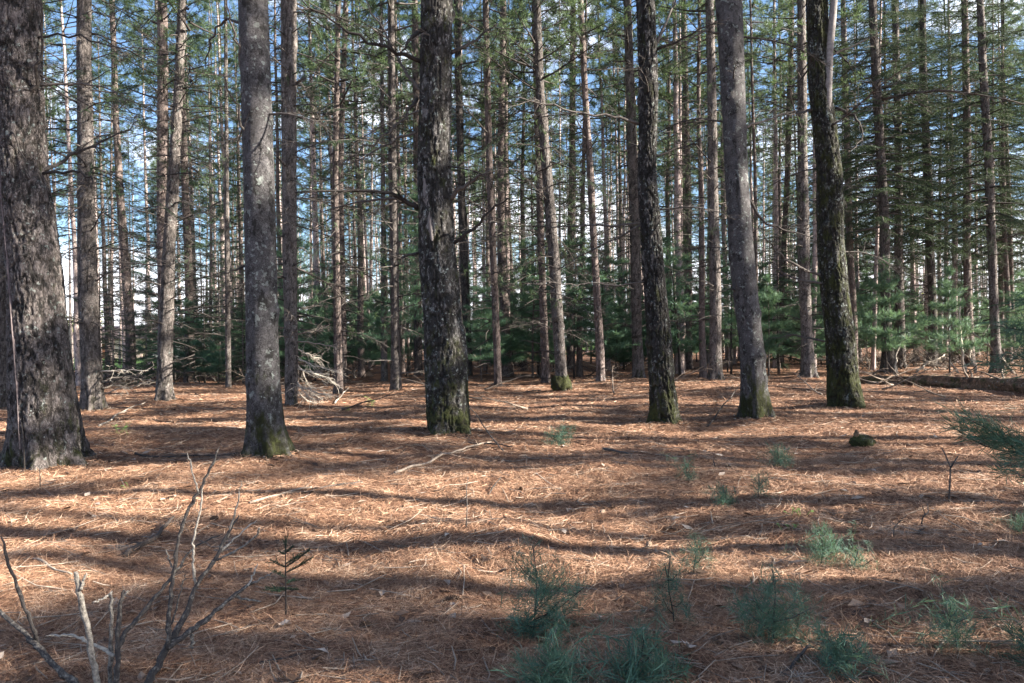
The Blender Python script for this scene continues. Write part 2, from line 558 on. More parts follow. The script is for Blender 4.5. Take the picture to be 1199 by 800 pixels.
# extra litter mounds in the near clearing
_r = np.random.default_rng(11)
for _ in range(26):
    d = _r.uniform(4, 16)
    MOUNDS.append((_r.uniform(-.7, .7) * d, d, _r.uniform(.25, .7), _r.uniform(.03, .09)))


def trunk_mesh(pts, base, H, kind, mat, seed):
    """pts: (z, x, radius) in world; local mesh about base"""
    z0 = base[2]
    P = sorted((p[2] - z0, p[0] - base[0], p[3]) for p in pts)
    zs = np.array([p[0] for p in P]); xs = np.array([p[1] for p in P]); rs = np.array([p[2] for p in P])
    ztop = zs[-1]
    slope = (xs[-1] - xs[-3]) / (zs[-1] - zs[-3] + 1e-6) if len(xs) > 3 else 0
    H = max(H, ztop + 6)
    ze = np.linspace(ztop, H, 8)[1:]
    k = (ze - ztop)
    xe = xs[-1] + slope * (k - k * k / (2 * (H - ztop)) * .9)
    re = rs[-1] * (1 - .93 * (k / (H - ztop)))
    zs = np.concatenate([[-.25], zs, ze]); xs = np.concatenate([xs[:1], xs, xe]); rs = np.concatenate([rs[:1], rs, re])
    res, nseg = {'giant': (.018, 132), 'hero': (.04, 52), 'spruce': (.06, 30), 'mid': (.08, 24), 'thin': (.12, 12)}[kind]
    zz = np.concatenate([np.arange(-.25, min(ztop + .5, H - 1), res), np.linspace(min(ztop + .5, H - 1), H, 30)])
    X = np.interp(zz, zs, xs); R = np.interp(zz, zs, rs)
    ker = np.ones(9) / 9
    def sm(a, n):
        for _ in range(n):
            a = np.convolve(np.pad(a, 4, mode='edge'), ker, 'valid')
        return a
    X = sm(X, 4); R2 = sm(R, 3)
    R = np.where(zz > .3, R2, R)
    sway = .25 * R.max() * noise2(zz * .35, seed * 7.7, seed)
    Y = sway * np.clip(zz / 2, 0, 1)
    th = np.linspace(0, 2 * np.pi, nseg, endpoint=False)
    T, Z = np.meshgrid(th, zz)
    Rg = R[:, None] * np.ones_like(T)
    r0 = R[len(R) // 4]
    # flare lobes at the foot
    lob = .5 + .5 * np.cos(T * (4 + seed % 3) + seed + .8 * np.sin(T * 2 + seed))
    Rg = Rg * (1 + (.60 * lob ** 2 - .16) * np.exp(-np.clip(Z + .06, 0, None) / .24))
    cx, sy = np.cos(T), np.sin(T)
    kk = 1 / .055 if kind == 'giant' else 1 / .07
    rel = fbm3(cx * r0 * kk + 50, sy * r0 * kk, Z * kk * .22 + seed * 9, seed, 3)
    rid = 1 - np.abs(rel) * 1.6
    lump = noise3(cx * 1.3, sy * 1.3, Z * 1.7, seed + 40)
    ampl = {'giant': .05, 'hero': .045, 'mid': .04, 'thin': .04, 'spruce': .045}[kind]
    footk = 1 + 1.2 * np.exp(-np.clip(Z, 0, None) / .8)
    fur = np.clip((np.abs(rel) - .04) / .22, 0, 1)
    fur2 = np.abs(fbm3(cx * r0 * kk * 2.3 + 9, sy * r0 * kk * 2.3, Z * kk * .7, seed + 70, 2))
    smooth_ = mat is M_GREY
    deep = {'giant': .024, 'hero': .009, 'spruce': .009, 'mid': .008, 'thin': .003}[kind] * (.6 + .4 * footk)
    if smooth_:
        deep = deep * (.12 + .5 * np.exp(-np.clip(Z, 0, None) / .5))
        fur = 1 - (1 - fur) * (.15 + .7 * np.exp(-np.clip(Z, 0, None) / .5))
    Rg = Rg + deep * (fur - .8 + .35 * fur2) + r0 * .05 * lump
    # knot collars
    rk = random.Random(seed)
    for _ in range({'giant': 9, 'hero': 16, 'spruce': 26, 'mid': 16, 'thin': 4}[kind]):
        kz, ka = rk.uniform(.6, ztop), rk.uniform(0, 6.28)
        dd = ((Z - kz) / .09) ** 2 + (((T - ka + np.pi) % (2 * np.pi) - np.pi) * r0 / .07) ** 2
        Rg = Rg + r0 * rk.uniform(.08, .2) * np.exp(-dd)
    V = np.stack([X[:, None] + Rg * cx, Y[:, None] + Rg * sy, Z], -1)
    n = len(zz)
    i = np.arange(n - 1)[:, None] * nseg; j = np.arange(nseg)[None]; q = (j + 1) % nseg
    f4 = np.stack([i + j, i + q, i + nseg + q, i + nseg + j], -1).reshape(-1, 4)
    mb = MB()
    mb.add(V.reshape(-1, 3), None, f4)
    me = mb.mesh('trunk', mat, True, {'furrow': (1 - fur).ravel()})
    return me, (zz, X, Y, R)


# ------------------------------------------------------------------ dead branches
def curve_pts(p0, d0, L, n, rng, droop=.15, wander=.06):
    p = np.array(p0, float); d = np.array(d0, float); d /= np.linalg.norm(d)
    out = [p.copy()]
    for i in range(n):
        d = d + rng.normal(size=3) * wander + np.array([0, 0, -droop / n])
        d /= np.linalg.norm(d)
        p = p + d * L / n
        out.append(p.copy())
    return np.array(out)


def add_twigs(mb, pts, r0, rng, count, length, sub=2, flat=.6, sides=4, start=.15, minr=.0022):
    n = len(pts)
    seg = np.gradient(pts, axis=0)
    for k in range(count):
        t = rng.uniform(start, .97) * (n - 1)
        i = int(t); f = t - i
        p = pts[i] * (1 - f) + pts[min(i + 1, n - 1)] * f
        ax = seg[i] / (np.linalg.norm(seg[i]) + 1e-9)
        lat = np.cross(ax, np.array([0, 0, 1.0]) if abs(ax[2]) < .9 else np.array([1.0, 0, 0]))
        lat /= np.linalg.norm(lat) + 1e-9
        d = ax * rng.uniform(.5, 1.0) + lat * rng.choice([-1, 1]) * rng.uniform(.5, 1) + np.array([0, 0, rng.normal() * (1 - flat)])
        L = length * rng.uniform(.4, 1.1) * (1 - .55 * t / n)
        tp = curve_pts(p, d, L, 4, rng, .25, .12)
        rr = max(r0 * .38 * (1 - .6 * t / n), minr)
        tube(mb, tp, np.linspace(rr, max(rr * .35, minr * .7), 5), sides, False)
        if sub:
            add_twigs(mb, tp, rr, rng, sub, L * .5, 0, flat, 3, .15, minr)


def dead_branch_mesh(L, r0, rng, twigs, mat, droop=.3):
    mb = MB()
    up = rng.uniform(-.15, .35)
    p = curve_pts((0, 0, 0), (1, 0, up), L, 9, rng, droop, .07)
    tube(mb, p, np.linspace(r0, r0 * .22, 10) * np.concatenate([[1.5], np.ones(9)]), 6)
    add_twigs(mb, p, r0, rng, twigs, L * .45, 2, .6, 4, .15, .0048)
    return mb.mesh('dead_branch', mat)


rng = np.random.default_rng(4)
DEAD = [dead_branch_mesh(L, .011 + .006 * L, rng, int(7 + 7 * L), M_TWIG, rng.uniform(.1, .7)) for L in (.7, 1.0, 1.3, 1.6, 1.9, 2.2, 2.5, 2.9, 1.5, 2.0)]
DEADPALE = [dead_branch_mesh(L, .008 + .005 * L, rng, int(7 + 7 * L), M_PALE, rng.uniform(.5, 1.0)) for L in (.9, 1.3, 1.7)]
FALLEN = [dead_branch_mesh(L, .012 + .007 * L, rng, int(5 + 3 * L), M_STICK, .05) for L in (1.2, 1.8, 2.6)]

# ------------------------------------------------------------------ crowns
TUFT = [needle_tuft(np.random.default_rng(20 + i), 13, .20, .017, 15, 100, .1) for i in range(4)]
TUFTY = [needle_tuft(np.random.default_rng(30 + i), 18, .12, .0075, 15, 80, .1) for i in range(4)]
SPRIG = [twig_strip(np.random.default_rng(40 + i), .5, .055, .014, .024) for i in range(4)]


def pine_crown(seed, Hc=11.0, nl=46, dead=20, Lmax=2.7, tufts=15):
    g = np.random.default_rng(seed)
    mb = MB()
    pos, dr = [], []
    tube(mb, [(0, 0, Hc * .5), (0, 0, Hc)], [.05, .012], 5)
    for i in range(nl):
        t = (i + g.uniform(0, 1)) / nl
        z = t * Hc * .98
        a = i * 2.399 + g.uniform(-.4, .4)
        prof = (.45 + .55 * math.sin(math.pi * min(1, .25 + t * .75))) if t < .75 else (1.02 - t) * 3.0
        L = Lmax * max(.15, prof) * g.uniform(.6, 1.1)
        d = (math.cos(a), math.sin(a), g.uniform(-.1, .25) + .5 * t)
        p = curve_pts((0, 0, z), d, L, 7, g, -.25, .06)
        tube(mb, p, np.linspace(.035 * (1.2 - t), .008, 8), 4, False)
        for k in range(int(tufts * (.5 + .5 * L / Lmax))):
            u = g.uniform(.3, 1.0) ** .8
            q = p[min(7, int(u * 7))] + g.normal(size=3) * np.array([.05, .05, .03])
            ax = p[-1] - p[0]; ax /= np.linalg.norm(ax)
            lat = np.cross(ax, (0, 0, 1.0))
            o = lat * g.normal() * .30 * L * (1.25 - u) + ax * g.uniform(0, .22) + np.array([0, 0, g.uniform(-.05, .2)])
            e = q + o
            if k % 2 == 0:
                tube(mb, [q, q * .4 + e * .6 - np.array([0, 0, .03]), e], [.007, .005, .004], 3, False)
            for _ in range(2):
                pos.append(e + g.normal(size=3) * .07); dr.append(o * .8 + ax * .6 + np.array([0, 0, .25]) + g.normal(size=3) * .35)
    pos = np.array(pos); dr = np.array(dr)
    pick = g.integers(0, 4, len(pos))
    trn = MB()
    for k in range(4):
        s = pick == k
        scatter(trn, TUFT[k][0], TUFT[k][1], pos[s], dr[s], g.uniform(.8, 1.35, s.sum()), g)
    # dead limbs below the crown
    for i in range(dead):
        z = -g.uniform(.3, 10.0)
        a = g.uniform(0, 6.28)
        L = g.uniform(.5, 2.0) * (1.1 + z * .05)
        p = curve_pts((0, 0, z), (math.cos(a), math.sin(a), g.uniform(-.2, .3)), L, 5, g, .3, .09)
        tube(mb, p, np.linspace(.02, .006, 6), 4, False)
        add_twigs(mb, p, .016, g, 5, L * .4, 1, .5, 3)
        if i % 2 == 0 and z > -6.5:
            q = np.array([p[g.integers(2, 6)] + g.normal(size=3) * .16 * L for _ in range(7)])
            scatter(trn, TUFT[i % 4][0], TUFT[i % 4][1], q, np.tile(p[-1] - p[0], (7, 1)) + g.normal(size=(7, 3)) * .5, g.uniform(.6, 1.0, 7), g)
    return mb, trn


def join_crown(pair, name, mats):
    wood, leaf = pair
    a = wood.mesh('w', None); b = leaf.mesh('l', None)
    nv, nf = len(a.vertices), len(a.polygons)
    mb = MB()
    mb.add(np.concatenate(wood.v), np.concatenate(wood.f3) if wood.f3 else None, np.concatenate(wood.f4) if wood.f4 else None)
    n3 = sum(len(x) for x in wood.f3)
    lf3 = np.concatenate(leaf.f3)
    mb.add(np.concatenate(leaf.v), lf3)
    bpy.data.meshes.remove(a); bpy.data.meshes.remove(b)
    me = mb.mesh(name, mats[0])
    me.materials.append(mats[1])
    idx = np.zeros(len(me.polygons), np.int32)
    idx[n3:n3 + len(lf3)] = 1
    me.polygons.foreach_set('material_index', idx)
    me.update()
    return me


def spruce_crown(seed, Hc=14.0, nb=90, Lmax=2.9, mat=None, dead=14):
    g = np.random.default_rng(seed)
    mb, leaf = MB(), MB()
    tube(mb, [(0, 0, Hc * .6), (0, 0, Hc)], [.04, .01], 5)
    pos, dr, sc = [], [], []
    for i in range(nb):
        t = (i + g.uniform(0, 1)) / nb
        z = t * Hc
        L = (Lmax * (1 - t) ** .8 + .2) * g.uniform(.65, 1.1)
        a = i * 2.399 + g.uniform(-.3, .3)
        p = curve_pts((0, 0, z), (math.cos(a), math.sin(a), -.05 + .4 * t), L, 8, g, .45 - .4 * t, .04)
        tube(mb, p, np.linspace(.028 * (1.1 - t) + .006, .005, 9), 4, False)
        nt = int(5 + 9 * L)
        for k in range(nt):
            u = .2 + .8 * (k + g.uniform(0, 1)) / nt
            f = min(u * 8, 7.99); j = int(f); q = p[j] * (1 - f + j) + p[j + 1] * (f - j)
            ax = p[min(j + 1, 8)] - p[j]; ax /= np.linalg.norm(ax)
            lat = np.cross(ax, (0, 0, 1.0)); lat /= np.linalg.norm(lat) + 1e-9
            s = 1 if k % 2 else -1
            d = ax * .8 + lat * s * .8 + np.array([0, 0, -.35 + g.normal() * .15])
            pos.append(q); dr.append(d); sc.append(g.uniform(.6, 1.25) * (1.25 - .6 * u) * min(1.3, .5 + L * .35))
            if g.random() < .5:
                pos.append(q + d * .2); dr.append(d + lat * -s * 1.2 + ax * .5); sc.append(sc[-1] * .6)
        pos.append(p[-2]); dr.append(p[-1] - p[-2]); sc.append(.8)
    pos, dr, sc = map(np.array, (pos, dr, sc))
    pick = g.integers(0, 4, len(pos))
    for k in range(4):
        s = pick == k
        scatter(leaf, SPRIG[k][0], SPRIG[k][1], pos[s], dr[s], sc[s], g)
    for i in range(dead):
        z = -g.uniform(.2, 5); a = g.uniform(0, 6.28); L = g.uniform(.6, 2.2)
        p = curve_pts((0, 0, z), (math.cos(a), math.sin(a), g.uniform(-.2, .15)), L, 5, g, .3, .08)
        tube(mb, p, np.linspace(.02, .005, 6), 4, False)
        add_twigs(mb, p, .014, g, 7, L * .4, 1, .5, 3)
    return mb, leaf


CROWNS = [join_crown(pine_crown(100 + i, 10.5 + .6 * i, 40, 52, 2.4, 14), 'pine_crown', [M_TWIG, M_NEEDLE]) for i in range(5)]
FARCROWNS = [join_crown(pine_crown(120 + i, 8.0, 26, 26, 2.1, 11), 'pine_crown', [M_TWIG, M_NEEDLE]) for i in range(4)]
BIGCROWNS = [join_crown(pine_crown(150 + i, 11.5, 40, 0, 3.0, 13), 'pine_crown', [M_TWIG, M_NEEDLE]) for i in range(3)]
SPRUCES = [join_crown(spruce_crown(200 + i, 15.5 + i, 125, 3.1), 'spruce_crown', [M_TWIG, M_SPRNEEDLE]) for i in range(3)]
YSPRUCE = [join_crown(spruce_crown(230 + i, 5.5 + i, 60, 1.7, None, 0), 'spruce_crown', [M_TWIG, M_SPRNEEDLE]) for i in range(2)]


def young_pine(seed, Hc, Lmax, tuftset, step=.36, per=5, dense=15, low=.12, tscale=1.0):
    g = np.random.default_rng(seed)
    st, wood, leaf = MB(), MB(), MB()
    sp = curve_pts((0, 0, -.05), (0, 0, 1), Hc, 8, g, 0, .03)
    tube(st, sp, np.linspace(.008 + .007 * Hc, .004, 9), 6)
    pos, dr, sc = [], [], []
    z = low * Hc
    while z < Hc * .97:
        t = z / Hc
        f = min(t * 8, 7.99); j = int(f); c = sp[j] * (1 - f + j) + sp[j + 1] * (f - j)
        L0 = Lmax * (1 - t) ** .75 + .08 * Hc * .4
        off = g.uniform(0, 6.28)
        for k in range(per):
            if g.random() < .15:
                continue
            a = off + k * 6.283 / per + g.uniform(-.3, .3)
            L = L0 * g.uniform(.6, 1.15)
            p = curve_pts(c, (math.cos(a), math.sin(a), .25 + .4 * t), L, 5, g, .1, .06)
            tube(wood, p, np.linspace(.004 + .003 * L, .002, 6), 4, False)
            for m in range(max(3, int(dense * L / max(Lmax, .3)))):
                u = g.uniform(.25, 1.0) * 5
                j2 = min(4, int(u)); q = p[j2] * (1 - u + j2) + p[j2 + 1] * (u - j2)
                ax = p[-1] - p[0]; ax /= np.linalg.norm(ax)
                lat = np.cross(ax, (0, 0, 1.0))
                e = q + lat * g.normal() * .16 * L + np.array([0, 0, g.uniform(-.02, .06)])
                pos.append(e); dr.append(ax + lat * g.normal() * .5 + np.array([0, 0, .3])); sc.append(g.uniform(.8, 1.25) * tscale)
        z += step * g.uniform(.8, 1.2)
    for _ in range(4):
        pos.append(sp[-1] + g.normal(size=3) * .03); dr.append((0, 0, 1.0)); sc.append(tscale)
    pos, dr, sc = map(np.array, (pos, dr, sc))
    pick = g.integers(0, 4, len(pos))
    for k in range(4):
        s = pick == k
        if s.any():
            scatter(leaf, tuftset[k][0], tuftset[k][1], pos[s], dr[s], sc[s], g)
    return st, wood, leaf


YOUNG = []
for i, (h, l) in enumerate([(2.2, .9), (3.0, 1.2), (3.8, 1.35), (4.8, 1.5), (2.6, 1.1)]):
    st, wd, lf = young_pine(300 + i, h, l, TUFTY, .34, 6, 22, .22, 1.35)
    YOUNG.append((h, st.mesh('stem', M_TWIG), join_crown((wd, lf), 'young_pine_crown', [M_TWIG, M_YOUNG])))

def live_branch_mesh(L, rng, mat):
    wd, lf = MB(), MB()
    p = curve_pts((0, 0, 0), (1, 0, rng.uniform(-.1, .2)), L, 9, rng, .55, .05)
    tube(wd, p, np.linspace(.010 + .005 * L, .003, 10), 5)
    add_twigs(wd, p, .010, rng, int(5 * L), L * .3, 1)
    pos, dr, sc = [], [], []
    for k in range(int(16 * L)):
        u = rng.uniform(2.5, 8.99); j = int(u); q = p[j] * (1 - u + j) + p[j + 1] * (u - j)
        ax = p[j + 1] - p[j]; ax /= np.linalg.norm(ax); lat = np.cross(ax, (0, 0, 1.0))
        pos.append(q + lat * rng.normal() * .05); dr.append(ax * .7 + lat * rng.choice([-1, 1]) * rng.uniform(.3, 1) + np.array([0, 0, -.35])); sc.append(rng.uniform(.35, .8))
    pos, dr, sc = map(np.array, (pos, dr, sc))
    scatter(lf, SPRIG[0][0], SPRIG[0][1], pos, dr, sc, rng)
    return join_crown((wd, lf), 'live_branch', [M_TWIG, M_SPRNEEDLE])


LIVE = [live_branch_mesh(L, rng, None) for L in (1.4, 1.8, 2.2, 2.7)]
# ------------------------------------------------------------------ build the measured trees
rnd = random.Random(8)
HERO_ROOT = {}


def branch_from_px(root, base, pts, w0, depth_drift, rngb, twigs=8, mat=None, tl=.5):
    """a real limb that leaves the trunk and drifts nearer or farther along its way"""
    n = len(pts)
    P = []
    for i, (px, py) in enumerate(pts):
        dep = base[1] + depth_drift * i / max(1, n - 1)
        P.append(at_depth(px, py, dep) - base)
    P = np.array(P)
    # smooth resample
    tt = np.linspace(0, n - 1, max(8, n * 3))
    Q = np.stack([np.interp(tt, np.arange(n), P[:, k]) for k in range(3)], -1)
    for _ in range(2):
        Q[1:-1] = .25 * Q[:-2] + .5 * Q[1:-1] + .25 * Q[2:]
    r0 = .5 * w0 * base[1] / F * .74
    Q[2:] += rngb.normal(size=(len(Q) - 2, 3)) * .018
    mb = MB()
    tube(mb, Q, np.linspace(r0, r0 * .25, len(Q)), 7)
    if twigs:
        add_twigs(mb, Q, r0 * .8, rngb, int(twigs * 2), tl, 2, .6, 4, .15, .003 * base[1] / 12)
    link('branch', mb.mesh('branch', mat or M_TWIG), root)


PIXBR = {
    0: [([(46, 204), (75, 199), (98, 201), (109, 213), (105, 226), (90, 240), (84, 258)], 5, -.5, 6, .3),
        ([(45, 202), (80, 186), (108, 171), (140, 157), (163, 140)], 6, .7, 10, .6),
        ([(42, 100), (90, 98), (130, 107), (180, 130)], 4.5, .4, 12, .8),
        ([(42, 44), (90, 41), (130, 52), (185, 75)], 4, -.3, 12, .8),
        ([(42, 84), (80, 110), (120, 130), (140, 155)], 3, .5, 8, .6),
        ([(30, 132), (38, 100), (48, 70), (50, 30), (52, -20)], 7, -.5, 5, .5),
        ([(-2, 112), (10, 140), (22, 170), (33, 205)], 5, -.6, 2, .2)],
    1: [([(112, 330), (128, 318), (150, 312)], 2.5, -.4, 4, .4), ([(116, 372), (150, 366), (185, 360)], 2, .5, 5, .4),
        ([(120, 436), (140, 434), (170, 435)], 2.5, .3, 4, .4), ([(119, 441), (112, 450), (108, 470)], 2.5, -.4, 2, .2),
        ([(120, 445), (150, 442), (180, 445)], 2.2, .4, 4, .4), ([(120, 450), (140, 443), (165, 440)], 2, -.4, 4, .4)],
    7: [([(284, 88), (276, 50), (270, 20), (262, -15)], 5, -.5, 4, .4), ([(292, 178), (282, 140), (268, 105), (256, 86)], 5, -.6, 5, .4),
        ([(284, 28), (262, 22), (250, 36), (242, 66), (238, 78)], 5, .5, 6, .4), ([(286, 312), (270, 317), (256, 325)], 4, -.4, 3, .3)],
    8: [([(346, 98), (360, 90), (352, 95)], 4, -.3, 2, .3)],
    14: [([(492, 72), (460, 58), (420, 44), (382, 20), (350, 0)], 7, -.7, 12, .8),
         ([(492, 36), (478, 48), (470, 62)], 8, -.3, 2, .3), ([(488, 116), (472, 142), (432, 172), (402, 190)], 6, -.6, 8, .7),
         ([(487, 155), (450, 170), (402, 196)], 5, .6, 8, .7),
         ([(490, 244), (472, 232), (450, 225), (400, 224), (345, 226)], 9, -.5, 14, .7), ([(470, 232), (420, 236), (375, 248)], 5, .5, 8, .5),
         ([(490, 296), (468, 303), (448, 297)], 5, -.4, 3, .2), ([(528, 62), (560, 46), (583, 28)], 7, .5, 3, .4),
         ([(526, 234), (548, 215), (575, 198)], 9, -.4, 3, .4), ([(530, 286), (560, 265), (582, 240), (600, 232)], 6, -.5, 4, .4),
         ([(494, 108), (476, 86), (462, 60), (440, 20), (420, -10)], 6, .6, 8, .7)],
    23: [([(748, 145), (725, 137), (685, 134), (640, 122), (598, 112)], 5, -.6, 8, .7), ([(750, 262), (690, 265), (640, 267), (620, 262)], 4, .6, 8, .5),
         ([(754, 330), (730, 334), (700, 331), (672, 335), (650, 330), (625, 334)], 3.0, -.5, 10, .5), ([(750, 264), (700, 290), (655, 316)], 4, .7, 6, .5),
         ([(766, 56), (785, 20), (795, -10)], 6, .4, 4, .4), ([(768, 58), (800, 45), (838, 25)], 5, -.5, 6, .6), ([(764, 185), (800, 172), (830, 160)], 4, .5, 6, .5)],
    26: [([(872, 150), (888, 144), (912, 134), (940, 128)], 5, .5, 6, .6), ([(846, 40), (826, 34), (800, 50), (775, 56)], 4, -.4, 6, .6),
         ([(862, 290), (845, 290), (800, 293)], 3, .5, 6, .4), ([(866, 342), (855, 340), (830, 346)], 3.5, -.3, 2, .2), ([(876, 232), (896, 262), (925, 272), (955, 276)], 5, .4, 4, .4)],
    29: [([(952, 128), (925, 134), (900, 138)], 5, -.4, 6, .5), ([(950, 78), (930, 100), (915, 110)], 3, .4, 4, .4), ([(960, 322), (930, 312), (905, 290), (890, 268)], 5, -.6, 6, .5),
         ([(962, 332), (925, 325), (893, 300)], 4, .5, 6, .5), ([(978, 126), (998, 132), (1008, 150), (1010, 166), (990, 182)], 5, -.4, 5, .4),
         ([(972, 66), (1000, 52), (1030, 40)], 4, .5, 8, .7), ([(966, 400), (930, 392), (900, 396)], 3.5, .4, 8, .5)],
    30: [([(1028, 118), (1060, 110), (1090, 106), (1130, 107), (1200, 122)], 6, -2.5, 20, 1.4)],
    19: [([(634, 90), (600, 60), (580, 50)], 3, -.5, 6, .7)],
}


def place_crown(root, prof, H, kind, k, z0frac=None):
    zz, X, Y, R = prof
    if kind == 'spruce':
        me = SPRUCES[k % 3]
        Hc = 15.5 + (k % 3)
        top = zz[-1]
        zc = top - Hc
    elif kind == 'thin':
        me = YSPRUCE[k % 2]; Hc = 5.5 + k % 2; zc = zz[-1] - Hc + .3
    elif kind == 'giant':
        me = BIGCROWNS[k % 3]; zc = zz[-1] - 11.3
    else:
        me = CROWNS[k % 5]; zc = zz[-1] - (10.5 + .6 * (k % 5)) + .1
    o = link('crown', me, root)
    o.location = (float(np.interp(zc + 4, zz, X)), float(np.interp(zc + 4, zz, Y)), float(zc))
    o.rotation_euler = (0, 0, k * 1.7)


PROFILES = []
for ti, (name, label, mat, bpx, prof, kind, H) in enumerate(TREES):
    base = bases[ti].copy()
    base[2] = float(terrain(base[0], base[1], False))
    pts = []
    for (py, l, r) in prof:
        p = at_depth((l + r) / 2, py, base[1])
        pts.append((p[0], p[1], p[2], (r - l) / 2 * base[1] / F * base[1] / math.hypot(base[0], base[1])))
    root = thing(name, label, 'tree', base)
    me, pr = trunk_mesh(pts, base, H, kind, mat, ti + 1)
    link('trunk', me, root)
    place_crown(root, pr, H, kind, ti)
    HERO_ROOT[ti] = (root, base, pr)
    gb = np.random.default_rng(500 + ti)
    for (pp, w, dd, tw, tl) in PIXBR.get(ti, []):
        branch_from_px(root, base, pp, w, dd, gb, tw, None, tl)
    # whorls of short dead branches
    zz, X, Y, R = pr
    nb = {'giant': 8, 'hero': 58, 'mid': 56, 'spruce': 56, 'thin': 14}[kind]
    zlo = {'giant': 3.2, 'hero': 1.6, 'mid': 1.8, 'spruce': 1.2, 'thin': 1.0}[kind]
    zhi = {'thin': 6.0}.get(kind, 13.0)
    for b in range(nb):
        z = zlo + (zhi - zlo) * (b + rnd.random()) / nb
        a = b * 2.4 + rnd.uniform(-.5, .5)
        x, y, r = float(np.interp(z, zz, X)), float(np.interp(z, zz, Y)), float(np.interp(z, zz, R))
        m = rnd.choice(DEAD[:6] if z < 4 else DEAD)
        if z > 4.2 and kind != 'giant' and rnd.random() < (.75 if kind == 'spruce' else .34):
            m = rnd.choice(LIVE)
        o = link('branch', m, root, (x + .6 * r * math.cos(a), y + .6 * r * math.sin(a), z))
        o.rotation_euler = (rnd.uniform(-.4, .4), rnd.uniform(-.35, .2), a)
        s = rnd.uniform(.55, 1.0) * (1.0 if kind != 'thin' else .6)
        o.scale = (s, s, s)

# scar of bare wood on the scarred trunk, seam on the giant, spike on the green trunk, burl
def px_ribbon(ti, pts, w0, w1, mat, name, push):
    root, base, pr = HERO_ROOT[ti]
    zz, X, Y, R = pr
    g = np.random.default_rng(ti)
    P = []
    for (px, py) in pts:
        q = at_depth(px, py, base[1])
        z = q[2] - base[2]
        x0, r = np.interp(z, zz, X), np.interp(z, zz, R)
        dx = np.clip((q[0] - base[0] - x0) / r, -.95, .95)
        a = math.asin(dx)
        P.append((x0 + r * math.sin(a), np.interp(z, zz, Y) - r * math.cos(a), z))
    P = np.array(P)
    m = 40
    tt = np.linspace(0, len(P) - 1, m)
    Q = np.stack([np.interp(tt, np.arange(len(P)), P[:, k]) for k in range(3)], -1)
    wid = (w0 + (w1 - w0) * np.linspace(0, 1, m)) * np.sin(np.linspace(.12, np.pi - .12, m)) ** .6 * (1 + .25 * g.normal(size=m).clip(-1, 1))
    us = np.linspace(-1, 1, 7)
    V = np.zeros((m, 7, 3))
    for a in range(m):
        z = Q[a, 2]
        x0, y0, r = np.interp(z, zz, X), np.interp(z, zz, Y), np.interp(z, zz, R)
        a0 = math.atan2(Q[a, 1] - y0, Q[a, 0] - x0)
        for b, u in enumerate(us):
            rr = r + push * (1 - 2.2 * u * u) + g.normal() * .0015
            an = a0 + u * wid[a] / r
            V[a, b] = (x0 + rr * math.cos(an), y0 + rr * math.sin(an), z)
    ii = np.arange(m - 1)[:, None] * 7; jj = np.arange(6)[None]
    mb = MB(); mb.add(V.reshape(-1, 3), None, np.stack([ii + jj, ii + jj + 1, ii + 7 + jj + 1, ii + 7 + jj], -1).reshape(-1, 4))
    link(name, mb.mesh(name, mat), root)


px_ribbon(14, [(498, 212), (499, 230), (503, 250), (506, 272), (508, 285)], .07, .06, M_SCAR, 'bare_scar', .014)
px_ribbon(0, [(12, 10), (12, 100), (14, 200), (22, 280), (28, 340), (36, 400), (44, 460), (50, 520)], .009, .014, M_SCARDARK, 'resin_seam', .024)
root, base, pr = HERO_ROOT[29]
mb = MB()
g = np.random.default_rng(77)
Q = np.array([at_depth(px, py, base[1] - .16) - base for px, py in [(968, 158), (969, 110), (971, 60), (975, 20), (979, -30), (982, -80)]])
tube(mb, Q, [.075, .085, .08, .075, .06, .02], 9)
link('dead_spike', mb.mesh('dead_spike', M_SCAR), root)
root, base, pr = HERO_ROOT[19]


def lump_mesh(name, mat, rx, ry, rz, seed, amp=.25, freq=3.0, nu=28, nv=18):
    u = np.linspace(0, 2 * np.pi, nu, endpoint=False); v = np.linspace(0.02, np.pi - .02, nv)
    U, V = np.meshgrid(u, v)
    x, y, z = np.sin(V) * np.cos(U), np.sin(V) * np.sin(U), np.cos(V)
    k = 1 + amp * fbm3(x * freq, y * freq, z * freq, seed, 3)
    P = np.stack([x * k * rx, y * k * ry, z * k * rz], -1).reshape(-1, 3)
    i = np.arange(nv - 1)[:, None] * nu; j = np.arange(nu)[None]; q = (j + 1) % nu
    mb = MB()
    mb.add(P, None, np.stack([i + j, i + nu + j, i + nu + q, i + q], -1).reshape(-1, 4))
    return mb.mesh(name, mat)


link('burl', lump_mesh('burl', M_GREEN, .29, .27, .36, 3, .3), root, (0, -.05, .12))

# fan of pale dead branches at the foot of the sunlit trunk
root, base, pr = HERO_ROOT[8]
for i, pp in enumerate([[(347, 400), (375, 402), (395, 408)], [(347, 408), (365, 418), (385, 424)], [(347, 420), (368, 428), (400, 437)], [(347, 432), (370, 436), (396, 452)],
                        [(347, 440), (362, 450), (384, 462)], [(347, 446), (358, 462), (372, 470)], [(347, 425), (360, 445), (366, 465)], [(347, 452), (366, 458), (398, 464)], [(347, 392), (366, 388), (380, 384)],
                        [(347, 458), (362, 470), (378, 474)]]):
    branch_from_px(root, base, pp, 2.6, (-.5, .5, -.8, .2, .8)[i % 5], np.random.default_rng(900 + i), 12, M_PALE, .55)
root, base, pr = HERO_ROOT[1]
for i, pp in enumerate([[(118, 435), (140, 433), (172, 434)], [(119, 447), (145, 440), (180, 446)], [(121, 462), (150, 452), (182, 447)], [(120, 455), (140, 450), (156, 456)]]):
    branch_from_px(root, base, pp, 2.4, (-.4, .4)[i % 2], np.random.default_rng(950 + i), 8, M_PALE, .45)

